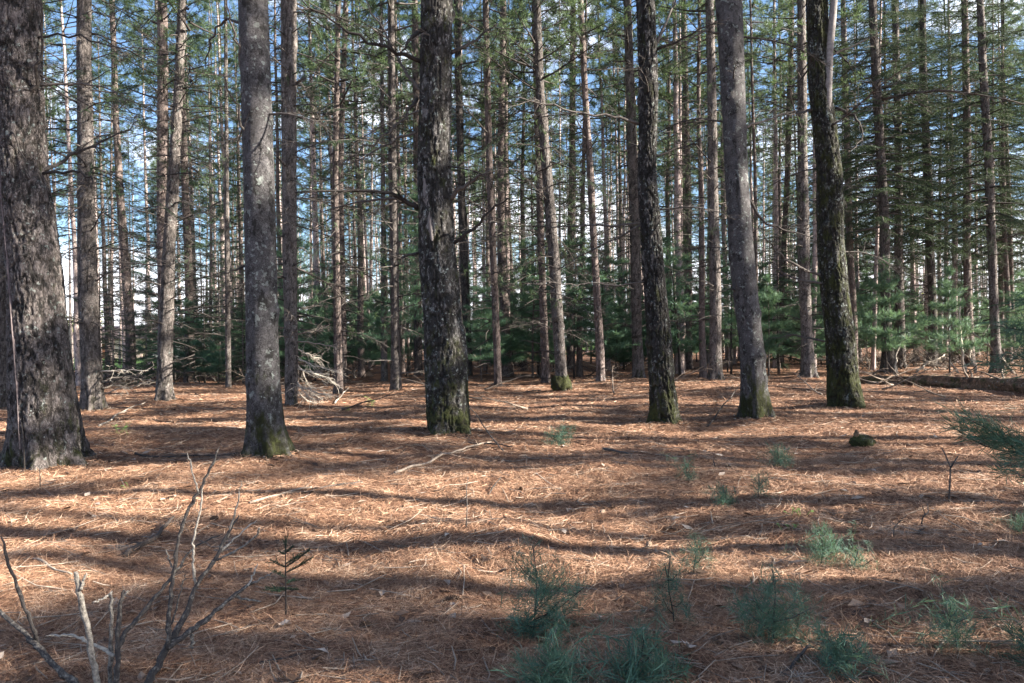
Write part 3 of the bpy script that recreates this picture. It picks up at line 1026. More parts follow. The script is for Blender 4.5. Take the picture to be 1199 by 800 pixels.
# ------------------------------------------------------------------ the far stand
SUN_EL, SUN_A = rad(27), rad(9)
SUNV = np.array([math.cos(SUN_EL) * math.cos(SUN_A), -math.cos(SUN_EL) * math.sin(SUN_A), math.sin(SUN_EL)])
LANDM = [(18, 'giant trunk'), (108, 'grey sunlit trunk'), (196, 'leaning sunlit trunk'), (320, 'speckled trunk'), (397, 'near black trunk'), (462, 'olive grey trunk'), (518, 'scarred trunk'),
         (585, 'slim straight trunk'), (648, 'burl trunk'), (700, 'slender leaning trunk'), (766, 'patched trunk'), (838, 'olive brown trunk'), (872, 'lichen spotted trunk'),
         (978, 'green mossy trunk'), (1036, 'knotted trunk'), (1092, 'straight brown trunk'), (1160, 'last thick trunk')]


def gap_words(px):
    prev = None
    for x, w in LANDM:
        if px < x:
            return 'beside ' + w if prev is None else f'between {prev} and {w}'
        prev = w
    return 'past the ' + prev


def far_trunk(seed, Ht=22.0, r=.15):
    g = np.random.default_rng(seed)
    zz = np.concatenate([np.linspace(-.2, 1, 5), np.linspace(1.6, Ht, 26)])
    X = .12 * noise2(zz * .12, seed * 3.1, seed) + .05 * noise2(zz * .5, seed, seed)
    Y = .12 * noise2(zz * .12, seed * 5.1, seed + 1)
    X -= X[1]; Y -= Y[1]
    R = r * (1 - .85 * np.clip(zz, 0, None) / Ht) * (1 + .5 * np.exp(-np.clip(zz + .1, 0, None) / .25))
    mb = MB()
    tube(mb, np.stack([X, Y, zz], -1), R, 12)
    me = mb.mesh('trunk', M_FAR if seed % 3 else M_PINE)
    return me


FART = [far_trunk(700 + i) for i in range(7)]
occupied = [(b[0], b[1]) for b in bases]
rf = random.Random(21)
far_specs = []
tries = 0
while len(far_specs) < 305 and tries < 60000:
    tries += 1
    y = 26 + 66 * rf.random() ** .8
    x = rf.uniform(-.80, .80) * y
    pxx, pyy = to_px((x, y, 0))
    if not (-60 < pxx < 1260):
        continue
    if pxx < 260 and y > 46 and rf.random() < .5:      # the open lawn beyond on the left
        continue
    if y < 33 and rf.random() < .5:
        continue
    if pxx > 930 and y > 52 and rf.random() < .8:      # the stand is open to the sun on that side
        continue
    if min((x - a) ** 2 + (y - b) ** 2 for a, b in occupied) < 1.7 ** 2:
        continue
    # keep clear of the trunks already measured in the near rows
    occupied.append((x, y)); far_specs.append((x, y))
far_specs.sort(key=lambda p: p[1])
for i, (x, y) in enumerate(far_specs):
    z = float(terrain(x, y, False))
    px = to_px((x, y, 3))[0]
    sun = 'slender' if i % 2 else 'thin'
    near = 'far' if y > 55 else 'middle'
    fat = rf.uniform(.55, 1.3)
    sp = (px > 960 and rf.random() < .55) or rf.random() < .06
    kind_w = 'dark spruce' if sp else 'bare red pine'
    root = thing('spruce_tree' if sp else 'pine_tree', f'{"stout" if fat > 1 else "slender"} {kind_w} in {near} stand {gap_words(px)}', 'tree', (x, y, z), f'{near} stand of slender trees', rf.uniform(0, 6.28))
    s = rf.uniform(.9, 1.12)
    t = link('trunk', FART[rf.randrange(7)], root)
    t.scale = (fat, fat, s)
    if sp:
        k = rf.randrange(3)
        c = link('crown', SPRUCES[k], root, (0, 0, 22 * s - (15.5 + k)))
    else:
        if y > 42:
            c = link('crown', FARCROWNS[rf.randrange(4)], root, (0, 0, 22 * s - 7.9))
        else:
            k = rf.randrange(5)
            c = link('crown', CROWNS[k], root, (0, 0, 22 * s - (10.5 + .6 * k)))
    c.rotation_euler = (0, 0, rf.uniform(0, 6.28))
    root.rotation_euler = (rf.uniform(-.022, .022), rf.uniform(-.035, .022), rf.uniform(0, 6.28))

# beyond them the stand goes on as one mass nobody could count
wd, lf = MB(), MB()
gd = np.random.default_rng(88)
for i in range(190):
    y = gd.uniform(84, 118); px = gd.uniform(255, 1300)
    x = (px - 599.5) / F * y
    r = gd.uniform(.07, .14); H_ = gd.uniform(15, 22); lean = gd.normal() * .02
    z_ = np.array([0, 1.0, H_ * .5, H_])
    tube(wd, np.stack([x + lean * z_ + np.array([0, 0, gd.normal() * .12, 0]), np.full(4, y), z_ - .1], -1), [r * 1.3, r, r * .75, r * .15], 6, False)
    m_ = 70
    zz_ = H_ * gd.uniform(.55, 1.0, m_); rr_ = (1.25 - zz_ / H_) * 2.6 * gd.uniform(.2, 1, m_); aa = gd.uniform(0, 6.28, m_)
    scatter(lf, TUFT[i % 4][0], TUFT[i % 4][1], np.stack([x + lean * zz_ + np.cos(aa) * rr_, y + np.sin(aa) * rr_, zz_ - .1 * rr_], -1), np.stack([np.cos(aa), np.sin(aa), np.full(m_, .3)], -1), gd.uniform(1.2, 2.4, m_), gd)
    for q_ in range(9):
        z0 = gd.uniform(3, H_ * .7); a_ = gd.uniform(0, 6.28); L_ = gd.uniform(.5, 1.6)
        tube(wd, [(x + lean * z0, y, z0), (x + lean * z0 + math.cos(a_) * L_, y + math.sin(a_) * L_, z0 - .1 * L_)], [.02, .01], 3, False)
o = link('distant_forest', join_crown((wd, lf), 'distant_forest', [M_FAR, M_NEEDLE]))
tag(o, 'countless thin pale trunks of the forest beyond the far stand', 'forest', None, 'stuff')

# ------------------------------------------------------------------ neighbours outside the frame that shade the clearing
SHADE = [(9.0, 2.0), (14.0, 1.1), (18.5, 1.5), (16, 4.4), (20.5, 5.2), (17, 8.9), (21, 11.5), (24, 14.5), (28, 20), (33, 24), (26, 7.0), (30, 11), (27, -1.8), (33, -3.2), (23, 2.2),
         (35, 14.5), (31, 17), (36, 4.0), (31, 29), (36, 34), (41, 25), (22, -1.2), (39, 9), (10.5, 3.65), (13.5, 7.2), (36.5, -1.4), (40, 13), (35, 21), (44, 20), (41, 31), (46, 35), (50, 42), (45, 41), (56, 50), (39, 37), (30.5, 5.2), (34.5, 8.8)]
DENSE = [join_crown(pine_crown(180 + i, 9.5, 17, 6, 2.9, 64), 'pine_crown', [M_TWIG, M_NEEDLE]) for i in range(3)]
for i, (x, y) in enumerate(SHADE):
    z = float(terrain(x, y, False))
    root = thing('pine_tree', 'tall pine standing off the sunny side of the clearing, outside the view', 'tree', (x, y, z), 'pines off the sunny side of the clearing')
    s = rf.uniform(.9, 1.1)
    t = link('trunk', FART[i % 7], root); t.scale = (1.25, 1.25, s)
    c = link('crown', DENSE[i % 3], root, (0, 0, 22 * s - 9.4)); c.rotation_euler = (0, 0, i * 1.1)

for i, (x, y, s) in enumerate([(7.4, 3.2, 1.1), (9.2, 5.4, 1.05), (11.0, 7.9, 1.2), (8.2, 4.3, .8), (13.0, 9.6, 1.1), (6.9, 2.5, .9)]):
    h, sm_, cm_ = YOUNG[(i * 2 + 1) % 5]
    root = thing('young_pine_tree', 'young pine standing off the sunny side of the clearing, outside the view', 'young tree', (x, y, float(terrain(x, y, False))), 'young pines off the sunny side of the clearing', i * 1.3, (s, s, s))
    link('stem', sm_, root); link('crown', cm_, root)

# ------------------------------------------------------------------ understorey of young pines and spruces
ru = random.Random(5)
und = []
tries = 0
for (a, b, c_) in [(133, 453, 0), (118, 446, 0), (172, 450, 0), (205, 447, 0), (240, 449, 0), (258, 446, 0), (285, 450, 0), (300, 445, 0), (228, 444, 0)]:
    q_ = ground_at(a, b); und.append((q_[0], q_[1]))
n_spruce = len(und)
while len(und) < 235 and tries < 40000:
    tries += 1
    y = 27 + 34 * ru.random() ** 1.25
    x = ru.uniform(-.76, .78) * y
    px, py = to_px((x, y, 0))
    if not (100 < px < 1240):
        continue
    if px < 175 or (px < 230 and y > 46):
        continue
    if y < 33 and ru.random() < .6:
        continue
    if min((x - a) ** 2 + (y - b) ** 2 for a, b in occupied + und) < 1.0:
        continue
    und.append((x, y))
for i, (x, y) in enumerate(und):
    z = float(terrain(x, y, False))
    px = to_px((x, y, 2))[0]
    if i < n_spruce or (px < 330 and ru.random() < .35) or ru.random() < .06:
        k = ru.randrange(2)
        s = ru.uniform(.6, 1.05)
        root = thing('young_spruce_tree', f'young dark spruce below the stand {gap_words(px)}', 'young tree', (x, y, z), 'young spruces under the tall stand', ru.uniform(0, 6.28), (s, s, s))
        mb = MB(); tube(mb, [(0, 0, -.1), (0, 0, 2), (0, 0, 5.6 + k)], [.07, .05, .01], 8)
        link('stem', mb.mesh('stem', M_SPRUCE), root)
        link('crown', YSPRUCE[k], root, (0, 0, .6))
    else:
        h, sm_, cm_ = YOUNG[ru.randrange(5)]
        s = ru.uniform(1.1, 1.6)
        root = thing('young_pine_tree', f'{"tall" if h * s > 4 else "low"} blue green young pine {gap_words(px)}', 'young tree', (x, y, z), 'young pines under the tall stand', ru.uniform(0, 6.28), (s, s, s * ru.uniform(.75, 1.2)))
        link('stem', sm_, root)
        link('crown', cm_, root)

# ------------------------------------------------------------------ ground sheet
def axis_coords(lo, hi, dense_lo, dense_hi, step, grow=1.06):
    c = list(np.arange(dense_lo, dense_hi + 1e-6, step))
    s, p = step, dense_hi
    while p < hi:
        s *= grow; p += s; c.append(p)
    s, p = step, dense_lo
    while p > lo:
        s *= grow; p -= s; c.insert(0, p)
    return np.array(c)


gx = axis_coords(-700, 700, -7, 7, .055)
gy = axis_coords(-60, 900, 2.6, 13, .055)
GX, GY = np.meshgrid(gx, gy)
GZ = terrain(GX, GY)
V = np.stack([GX, GY, GZ], -1).reshape(-1, 3)
nx, ny = len(gx), len(gy)
i = np.arange(ny - 1)[:, None] * nx; j = np.arange(nx - 1)[None]
mb = MB(); mb.add(V, None, np.stack([i + j, i + j + 1, i + nx + j + 1, i + nx + j], -1).reshape(-1, 4))
m, nt, out = new_mat('needle_covered_soil')
tc = N(nt, 'ShaderNodeTexCoord').outputs['Object']
w1 = noise(nt, tc, 1.3, 4, .6)
wn = N(nt, 'ShaderNodeVectorMath', operation='ADD')
nt.links.new(tc, wn.inputs[0])
wc = N(nt, 'ShaderNodeTexNoise'); wc.inputs['Scale'].default_value = 2.5
nt.links.new(tc, wc.inputs['Vector']); nt.links.new(wc.outputs['Color'], wn.inputs[1])
fa = noise(nt, mapping(nt, wn.outputs[0], (30, 150, 60)), 1.0, 3, .7)
fb = noise(nt, mapping(nt, wn.outputs[0], (140, 26, 60)), 1.0, 3, .7)
fib = mth(nt, 'MAXIMUM', fa, fb)
col = ramp(nt, fib, [(.36, (.045, .024, .016)), (.52, (.155, .08, .05)), (.68, (.34, .20, .125))])
patch = noise(nt, tc, .55, 5, .65)
col = mix(nt, ramp(nt, patch, [(.35, .0), (.6, .45)]), col, (.14, .08, .056))
clump = noise(nt, tc, 9, 4, .6)
col = mix(nt, ramp(nt, clump, [(.52, .0), (.7, .55)]), col, (.075, .04, .027))
duff = noise(nt, tc, 2.7, 6, .75)
col = mix(nt, ramp(nt, duff, [(.47, .0), (.62, .75)]), col, (.06, .036, .027))
principled(nt, out, col, .95, bump(nt, mth(nt, 'ADD', fib, clump), .9, .03), .1)
M_SOIL = m
o = link('forest_floor', mb.mesh('forest_floor', M_SOIL)); tag(o, 'rust brown forest floor covered in fallen pine needles', 'ground', None, 'structure')

# lawn and meadow seen through the trunks
def sheet(name, pts, mat, z, label, cat):
    mb = MB(); mb.add([(x, y, z) for x, y in pts], None, [list(range(4))])
    o = link(name, mb.mesh(name, mat)); tag(o, label, cat, None, 'structure'); return o


m, nt, out = new_mat('lawn_grass')
tc = N(nt, 'ShaderNodeTexCoord').outputs['Object']
principled(nt, out, mix(nt, noise(nt, tc, 1.5, 5, .7), (.05, .11, .02), (.13, .22, .05)), .9)
M_LAWN = m
sheet('lawn', [(-62, 50), (-21, 50), (-42, 120), (-130, 120)], M_LAWN, .03, 'bright green lawn beyond the trees on one side', 'lawn')
sheet('meadow', [(20, 96), (170, 96), (400, 420), (-200, 420)], M_LAWN, .04, 'sunny meadow beyond the far stand', 'meadow')

# ------------------------------------------------------------------ pine needle litter
gn = np.random.default_rng(9)


def litter(n, dmin, dmax, L, w, p=1.0):
    d = dmin + (dmax - dmin) * gn.random(n) ** p
    x = gn.uniform(-.92, .92, n) * (d + .8)
    keep = np.ones(n, bool)
    y = d
    a = gn.uniform(0, np.pi * 2, n) + .9 * noise2(x * 1.5, y * 1.5, 31)
    l = L * gn.uniform(.55, 1.15, n)
    tilt = np.abs(gn.normal(size=n)) * .14
    big = gn.random(n) < .03
    tilt = np.where(big, gn.uniform(.3, 1.0, n), tilt)
    bend = gn.normal(size=n) * .25
    wid = w * gn.uniform(.7, 1.3, n)
    P = []
    cx, cy = np.cos(a), np.sin(a)
    for t in (0., .5, 1.):
        px = x + cx * l * (t - .5) * np.cos(tilt) - cy * bend * l * (t - .5) ** 2
        py = y + cy * l * (t - .5) * np.cos(tilt) + cx * bend * l * (t - .5) ** 2
        pz = terrain(px, py) + .003 + gn.random(n) * .0 + l * t * np.sin(tilt)
        P.append(np.stack([px, py, pz], -1))
    lift = (gn.random(n) ** 2 * .012)[:, None] * np.array([0, 0, 1.0])
    s = np.stack([-cy, cx, gn.normal(size=n) * .6], -1) * wid[:, None] * .5
    verts = np.stack([P[0] - s + lift, P[0] + s + lift, P[1] - s + lift, P[1] + s + lift, P[2] - s * .5 + lift, P[2] + s * .5 + lift], 1)
    b = np.arange(n)[:, None] * 6
    f = np.concatenate([b + np.array([[0, 1, 3, 2]]), b + np.array([[2, 3, 5, 4]])])
    return verts.reshape(-1, 3), f


mb = MB()
for args in ((420000, 2.5, 5.2, .092, .00145, .85), (310000, 4.8, 9.0, .095, .0021, .8), (190000, 8.5, 16, .11, .0036, .8), (110000, 15, 30, .15, .007, .8)):
    v, f = litter(*args); mb.add(v, None, f)
m, nt, out = new_mat('fallen_needle')
g_ = N(nt, 'ShaderNodeNewGeometry')
tc = N(nt, 'ShaderNodeTexCoord').outputs['Object']
pt = noise(nt, tc, 2.3, 6, .75)
f_ = mth(nt, 'ADD', .14, mth(nt, 'ADD', mth(nt, 'MULTIPLY', g_.outputs['Random Per Island'], .72), mth(nt, 'MULTIPLY', mth(nt, 'SUBTRACT', pt, .5), 1.1)))
col = ramp(nt, f_, [(.08, (.045, .022, .015)), (.33, (.165, .082, .049)), (.60, (.29, .166, .102)), (.84, (.43, .285, .19)), (.98, (.58, .46, .34))])
principled(nt, out, col, .75, None, .25)
o = link('pine_needle_litter', mb.mesh('pine_needle_litter', m, False))
tag(o, 'loose fallen pine needles strewn over the forest floor', 'needle litter', None, 'stuff')

mb = MB()
gt = np.random.default_rng(55)
for _ in range(2600):
    d = 3 + 25 * gt.random() ** 1.5
    x = gt.uniform(-.76, .76) * d
    L = gt.uniform(.06, .35) * (1 + d * .03); a = gt.uniform(0, 6.28)
    t3 = np.array([-.5, 0, .5])
    px = x + math.cos(a) * L * t3 + gt.normal(size=3) * L * .06; py = d + math.sin(a) * L * t3 + gt.normal(size=3) * L * .06
    r = gt.uniform(.0018, .0045) * (1 + d * .05)
    pz = terrain(px, py) + .012 + np.array([0, .3, 1]) * abs(gt.normal()) * .02
    tube(mb, np.stack([px, py, pz], -1), [r, r * .9, r * .5], 4, False)
o = link('twig_litter', mb.mesh('twig_litter', M_STICK)); tag(o, 'small broken twigs scattered through the fallen needles', 'twig litter', None, 'stuff')

# ------------------------------------------------------------------ foreground seedlings
TUFTS = [needle_tuft(np.random.default_rng(60 + i), 42, .068, .0019, 10, 75, .3) for i in range(4)]


def seedling(name, label, base_px, stem_top, tufts, tsize=1.0, group='pine seedlings on the needle floor', base_w=None, thick=.004):
    base = ground_at(*base_px) if base_w is None else np.array(base_w, float)
    base[2] = float(terrain(base[0], base[1]))
    g = np.random.default_rng(int(base_px[0] * 7 + base_px[1]))
    root = thing(name, label, 'seedling', base, group)
    dep = base[1]
    top = at_depth(stem_top[0], stem_top[1], dep) - base
    st = MB()
    n = 7
    sp = np.array([top * t + np.array([.012 * math.sin(5 * t + base_px[0]), .02 * t, 0]) for t in np.linspace(0, 1, n)])
    sp[0, 2] = -.03
    tube(st, sp, np.linspace(thick, thick * .5, n), 6)
    link('stem', st.mesh('stem', M_TWIG), root)
    pos, dr, sc = [], [], []
    wd = MB()
    lf = MB()
    for (tx, ty, s) in tufts + [(stem_top[0], stem_top[1], .7)]:
        dd = g.uniform(-.16, .16) * min(1, tsize)
        e = at_depth(tx, ty, dep + dd) - base
        # branch from a lower stem point
        zt = max(.12 * top[2], e[2] - abs(e[0] - top[0] * .5) * .55 - .05)
        f = np.clip(zt / max(top[2], .05), .1, .98) * (n - 1)
        j = min(n - 2, int(f)); q = sp[j] * (1 - f + j) + sp[j + 1] * (f - j)
        mid = (q + e) / 2 + np.array([0, 0, -.015])
        tube(wd, [q, mid, e], [thick * .75, thick * .6, thick * .45], 4, False)
        ax = (e - mid); ax /= np.linalg.norm(ax) + 1e-9
        for k in range(int(5 * s) + 3):
            pos.append(e + g.normal(size=3) * .034 * s + ax * g.uniform(-.08, .03) * s)
            dr.append(ax + g.normal(size=3) * .45 + np.array([0, 0, .15]))
            sc.append(tsize * g.uniform(.75, 1.2))
    pos, dr, sc = map(np.array, (pos, dr, sc))
    pick = g.integers(0, 4, len(pos))
    for k in range(4):
        s = pick == k
        if s.any():
            scatter(lf, TUFTS[k][0], TUFTS[k][1], pos[s], dr[s], sc[s], g)
    link('foliage', join_crown((wd, lf), 'seedling_foliage', [M_TWIG, M_SEED]), root)
    return root


seedling('pine_seedling', 'bushy blue green pine seedling with a forked top below the sunlit patch', (627, 747), (625, 640),
         [(603, 655, 1), (628, 668, 1), (650, 655, 1), (672, 668, 1), (640, 690, 1), (684, 688, 1), (598, 722, 1.2), (615, 728, 1), (655, 705, 1.2), (672, 715, 1.3), (650, 722, 1)])
seedling('pine_seedling', 'low pine seedling cut by the bottom edge, just below the bushy forked one', (648, 812), (645, 758), [(625, 765, 1.6), (662, 772, 1.6), (640, 785, 1.6), (620, 795, 1.5), (680, 790, 1.4), (600, 785, 1.2), (655, 760, 1.3)], 1.15, base_w=(.19, 3.08, 0))
seedling('pine_seedling', 'spreading pine seedling cut by the bottom edge beside a pale dry leaf', (745, 812), (752, 742), [(735, 750, 1.5), (770, 755, 1.4), (720, 775, 1.5), (745, 780, 1.6), (778, 785, 1.4), (700, 790, 1.4), (760, 770, 1.3), (795, 775, 1)], 1.15, base_w=(.52, 3.1, 0))
seedling('pine_seedling', 'thin pale seedling with tufts left of the sunlit litter streak', (787, 733), (785, 652), [(778, 660, .6), (793, 672, .6), (776, 700, .7), (798, 705, .6)], .8)
seedling('pine_seedling', 'small dark pine seedling with a bare stem behind the thin pale one', (815, 677), (813, 626), [(806, 633, .7), (822, 634, .7), (824, 648, .7)], .8)
seedling('pine_seedling', 'upright pine seedling with a ball tuft and wide side branches', (909, 752), (905, 668), [(905, 676, 1.1), (880, 700, 1.1), (866, 708, 1), (862, 700, .8), (890, 695, 1), (935, 698, 1), (950, 712, 1.1), (905, 735, .9), (918, 726, .8)])
seedling('pine_seedling', 'low sprawling seedling cut by the bottom edge under the upright ball tufted one', (985, 806), (985, 744), [(970, 748, 1.2), (990, 752, 1.2), (1005, 762, 1.1), (955, 770, 1), (938, 778, 1), (1015, 768, .8)], base_w=(1.4, 3.1, 0))
seedling('pine_seedling', 'yellow green topped seedling beside the flat grey cone', (961, 660), (963, 615), [(955, 628, .9), (968, 622, .8), (975, 632, .8), (985, 628, .6), (948, 634, .7)], .9)
seedling('pine_seedling', 'tiny dim seedling right of the yellow green topped one', (1003, 664), (1005, 634), [(998, 640, .5), (1010, 645, .5), (1022, 655, .6)], .75)
seedling('pine_seedling', 'fluffy pale green seedling standing alone in a shadow stripe', (848, 590), (847, 566), [(838, 575, 1), (850, 575, 1), (858, 578, .9), (845, 582, .9)], 1.1)
seedling('pine_seedling', 'light green bushy seedling nearest to the lichen spotted trunk', (912, 545), (912, 522), [(902, 527, 1), (915, 528, 1), (924, 527, .9), (908, 533, 1)], 1.2)
seedling('pine_seedling', 'thin upright seedling between the fluffy pale one and the light green bushy one', (890, 585), (888, 556), [(884, 560, .5), (894, 562, .5), (902, 556, .4)], .9)
seedling('pine_seedling', 'bright bluish seedling on the litter right of the scarred trunk', (657, 522), (660, 498), [(652, 505, 1), (662, 503, 1.2), (650, 512, .8), (640, 507, .6)], 1.4)
seedling('pine_seedling', 'small faded seedling between the patched mossy trunk and the fluffy pale one', (806, 563), (805, 545), [(800, 549, .7), (811, 550, .7)], 1.1)
seedling('pine_seedling', 'slanting seedling near the corner under the overhanging bough', (1119, 766), (1114, 708), [(1104, 714, 1), (1122, 712, 1.1), (1132, 724, 1)], 1)
seedling('pine_seedling', 'short dim seedling at the edge beyond the bare forked twig', (1192, 618), (1193, 600), [(1188, 604, .7), (1197, 606, .7)], .9)

# spruce sapling
base = ground_at(335, 727); base[2] = float(terrain(base[0], base[1]))
root = thing('spruce_sapling', 'small upright spruce sapling with flat side branches beside the grey dead shrub', 'sapling', base)
dep = base[1]
top = at_depth(334, 628, dep) - base
st = MB(); sp = np.array([top * t for t in np.linspace(-.05, 1, 6)]); tube(st, sp, np.linspace(.0055, .002, 6), 6)
link('stem', st.mesh('stem', M_TWIG), root)
SPF = [twig_strip(np.random.default_rng(80 + i), .14, .02, .0042, .0035) for i in range(3)]
gs = np.random.default_rng(3)
for (ex, ey, t, dz) in [(316, 655, .62, .03), (363, 643, .62, -.05), (320, 668, .50, -.08), (352, 648, .66, .1), (311, 688, .36, .02), (367, 652, .55, .05), (318, 692, .34, -.1), (350, 690, .36, -.03), (345, 678, .42, .12), (326, 645, .78, .02), (343, 640, .80, -.02), (330, 690, .35, .14), (334, 628, .78, 0)]:
    wd, lf = MB(), MB()
    e = at_depth(ex, ey, dep + dz) - base
    q = top * t
    L = np.linalg.norm(e - q)
    p = np.array([q, q * .5 + e * .5 + np.array([0, 0, -.008]), e])
    tube(wd, p, [.003, .0025, .0015], 4, False)
    nn = max(3, int(L / .016))
    ps = np.array([q + (e - q) * k / nn for k in range(nn)])
    scatter(lf, SPF[0][0][:54], SPF[0][1][:18], ps, np.tile(e - q, (nn, 1)) + gs.normal(size=(nn, 3)) * .03 * L, np.full(nn, .85), gs)
    side = np.cross(e - q, (0, 0, 1.0)); side /= np.linalg.norm(side) + 1e-9
    if L > .09:
        for s_ in (-1, 1):
            scatter(lf, SPF[1][0], SPF[1][1], np.array([q * .5 + e * .5]), np.array([(e - q) / L * .8 + side * s_ * .8]), np.array([.5]), gs)
    link('branch', join_crown((wd, lf), 'spruce_branch', [M_TWIG, M_SPRNEEDLE]), root)

# young pine just past the picture's edge whose boughs hang in
TUFTB = [needle_tuft(np.random.default_rng(90 + i), 40, .10, .0019, 10, 70, .4) for i in range(4)]
base = np.array([2.62, 3.25, 0.0]); base[2] = float(terrain(base[0], base[1]))
root = thing('young_pine_tree', 'young pine at the picture edge with soft boughs hanging over the floor', 'young tree', base)
st = MB(); tube(st, [(0, 0, -.05), (.02, 0, .8), (-.01, .02, 1.6), (0, 0, 2.1)], [.028, .022, .014, .006], 8)
link('stem', st.mesh('stem', M_TWIG), root)
gs = np.random.default_rng(13)
for (pts, zt) in [([(1280, 530), (1200, 532), (1150, 525), (1105, 492)], 1.0), ([(1280, 545), (1210, 545), (1165, 505), (1125, 487)], 1.0), ([(1290, 575), (1225, 570), (1170, 545)], .9),
                  ([(1290, 770), (1235, 765), (1195, 750), (1160, 728)], .22), ([(1290, 795), (1230, 795), (1178, 772)], .2), ([(1290, 815), (1220, 815), (1180, 800)], .15),
                  ([(1280, 400), (1220, 392), (1172, 382)], 1.5), ([(1290, 350), (1235, 348), (1186, 352)], 1.6), ([(1285, 432), (1220, 425), (1168, 416)], 1.4)]:
    wd, lf = MB(), MB()
    dd = gs.uniform(-.25, .25)
    P = [np.array([0, 0, zt])] + [at_depth(a, b, base[1] + dd * (i + 1) / 3) - base for i, (a, b) in enumerate(pts)]
    P = np.array(P); n = len(P)
    tt = np.linspace(0, n - 1, 12)
    Q = np.stack([np.interp(tt, np.arange(n), P[:, k]) for k in range(3)], -1)
    for _ in range(2):
        Q[1:-1] = .25 * Q[:-2] + .5 * Q[1:-1] + .25 * Q[2:]
    tube(wd, Q, np.linspace(.008, .0012, 12), 5, False)
    pos, dr = [], []
    for k in range(28):
        u = 3.5 + 7.49 * gs.random() ** .6; j = int(u)
        q = Q[j] * (1 - u + j) + Q[j + 1] * (u - j)
        ax = Q[-1] - Q[4]; ax /= np.linalg.norm(ax)
        lat = np.cross(ax, (0, 0, 1.0))
        off = lat * gs.normal() * .07 + np.array([0, 0, gs.normal() * .025])
        pos.append(q + off); dr.append(ax + lat * gs.normal() * .4 + gs.normal(size=3) * .2)
    pos, dr = np.array(pos), np.array(dr)
    scatter(lf, TUFTB[0][0], TUFTB[0][1], pos[:14], dr[:14], gs.uniform(.7, 1.0, 14), gs)
    scatter(lf, TUFTB[1][0], TUFTB[1][1], pos[14:], dr[14:], gs.uniform(.7, 1.0, 14), gs)
    link('bough', join_crown((wd, lf), 'bough', [M_TWIG, M_BOUGH]), root)

# ------------------------------------------------------------------ grey dead shrub in the near corner
base = np.array([-1.62, 3.0, 0.0]); base[2] = float(terrain(base[0], base[1]))
root = thing('dead_shrub', 'bare grey antler like dead shrub in the near corner', 'dead shrub', base)
SH = [  # polyline px, start width px, end width px, depth start, depth end
    ([(118, 842), (86, 798), (66, 783), (42, 755), (21, 734), (-6, 712)], 12, 8, 3.02, 3.30),
    ([(44, 756), (42, 744), (33, 720), (16, 678), (1, 628)], 8, 4.5, 3.22, 3.10),
    ([(122, 842), (114, 798), (105, 751), (93, 688), (87, 670)], 11, 8, 3.02, 2.95),
    ([(95, 690), (97, 681), (101, 671)], 5, 3, 2.96, 2.96),
    ([(128, 842), (130, 765), (130, 727), (131, 692)], 9, 6, 3.05, 3.2), ([(131, 694), (122, 701), (109, 706)], 4, 3, 3.2, 3.15),
    ([(134, 842), (137, 798), (138, 751), (140, 716), (145, 691)], 11, 6, 3.05, 3.1), ([(143, 702), (148, 694), (150, 692)], 4, 3, 3.1, 3.1),
    ([(138, 758), (145, 744), (168, 716), (189, 692), (210, 664), (228, 639), (261, 625)], 9, 2.6, 3.08, 3.5),
    ([(150, 842), (175, 798), (196, 758), (217, 723), (229, 685), (252, 657), (266, 625), (280, 604)], 15, 3.5, 3.05, 3.45),
    ([(266, 632), (277, 597), (283, 566)], 4, 2.2, 3.41, 3.36), ([(259, 646), (280, 625), (301, 609)], 4.5, 2.6, 3.38, 3.5), ([(254, 656), (284, 641), (303, 625), (303, 618)], 4.5, 3, 3.36, 3.24),
    ([(196, 758), (198, 716), (203, 671), (210, 625), (224, 590), (242, 559), (257, 523)], 8, 4, 3.14, 3.22),
    ([(233, 578), (226, 552), (219, 530)], 3.4, 2, 3.2, 3.15), ([(229, 685), (226, 660), (226, 636), (233, 604), (238, 566)], 5, 3, 3.31, 3.25),
    ([(196, 758), (224, 739), (252, 716), (280, 693), (298, 681)], 12, 5, 3.14, 3.4), ([(290, 686), (298, 672), (301, 660)], 4, 2.5, 3.36, 3.4), ([(294, 684), (308, 678), (320, 671)], 4, 2.5, 3.38, 3.3), ([(276, 698), (290, 703), (306, 704)], 6, 3, 3.34, 3.3),
    ([(224, 740), (225, 750), (225, 760)], 6, 5, 3.25, 3.2), ([(204, 668), (198, 655), (194, 643)], 3.5, 2.2, 3.18, 3.2),
    ([(134, 768), (123, 762), (105, 752), (88, 744), (60, 744)], 7, 4, 3.08, 3.15), ([(198, 742), (206, 715), (212, 690), (218, 672)], 4, 2, 3.15, 3.25)]
gs = np.random.default_rng(6)
for pts, w0, w1, d0, d1 in SH:
    n = len(pts)
    P = np.array([at_depth(a, b, d0 + (d1 - d0) * i / (n - 1)) - base for i, (a, b) in enumerate(pts)])
    tt = np.linspace(0, n - 1, n * 5)
    Q = np.stack([np.interp(tt, np.arange(n), P[:, k]) for k in range(3)], -1)
    for _ in range(3):
        Q[1:-1] = .25 * Q[:-2] + .5 * Q[1:-1] + .25 * Q[2:]
    Q[1:-1] += gs.normal(size=(len(Q) - 2, 3)) * .0025
    rr = np.linspace(w0, w1, len(Q)) * .41 * 3.2 / F * (1 + .14 * noise2(np.arange(len(Q)) * .7, len(pts) * 3.3 + pts[0][0], 2))
    rr[-3:] *= np.array([.95, .8, .45])
    rr = rr * (1 + .10 * gs.normal(size=len(rr)).clip(-1.5, 1.5))
    mb = MB(); tube(mb, Q, rr * .8, 9)
    if n >= 4:
        add_twigs(mb, Q, .0035, gs, 4, .13, 1, .5, 4, .35, .0011)
    link('branch', mb.mesh('branch', M_GREYWOOD), root)

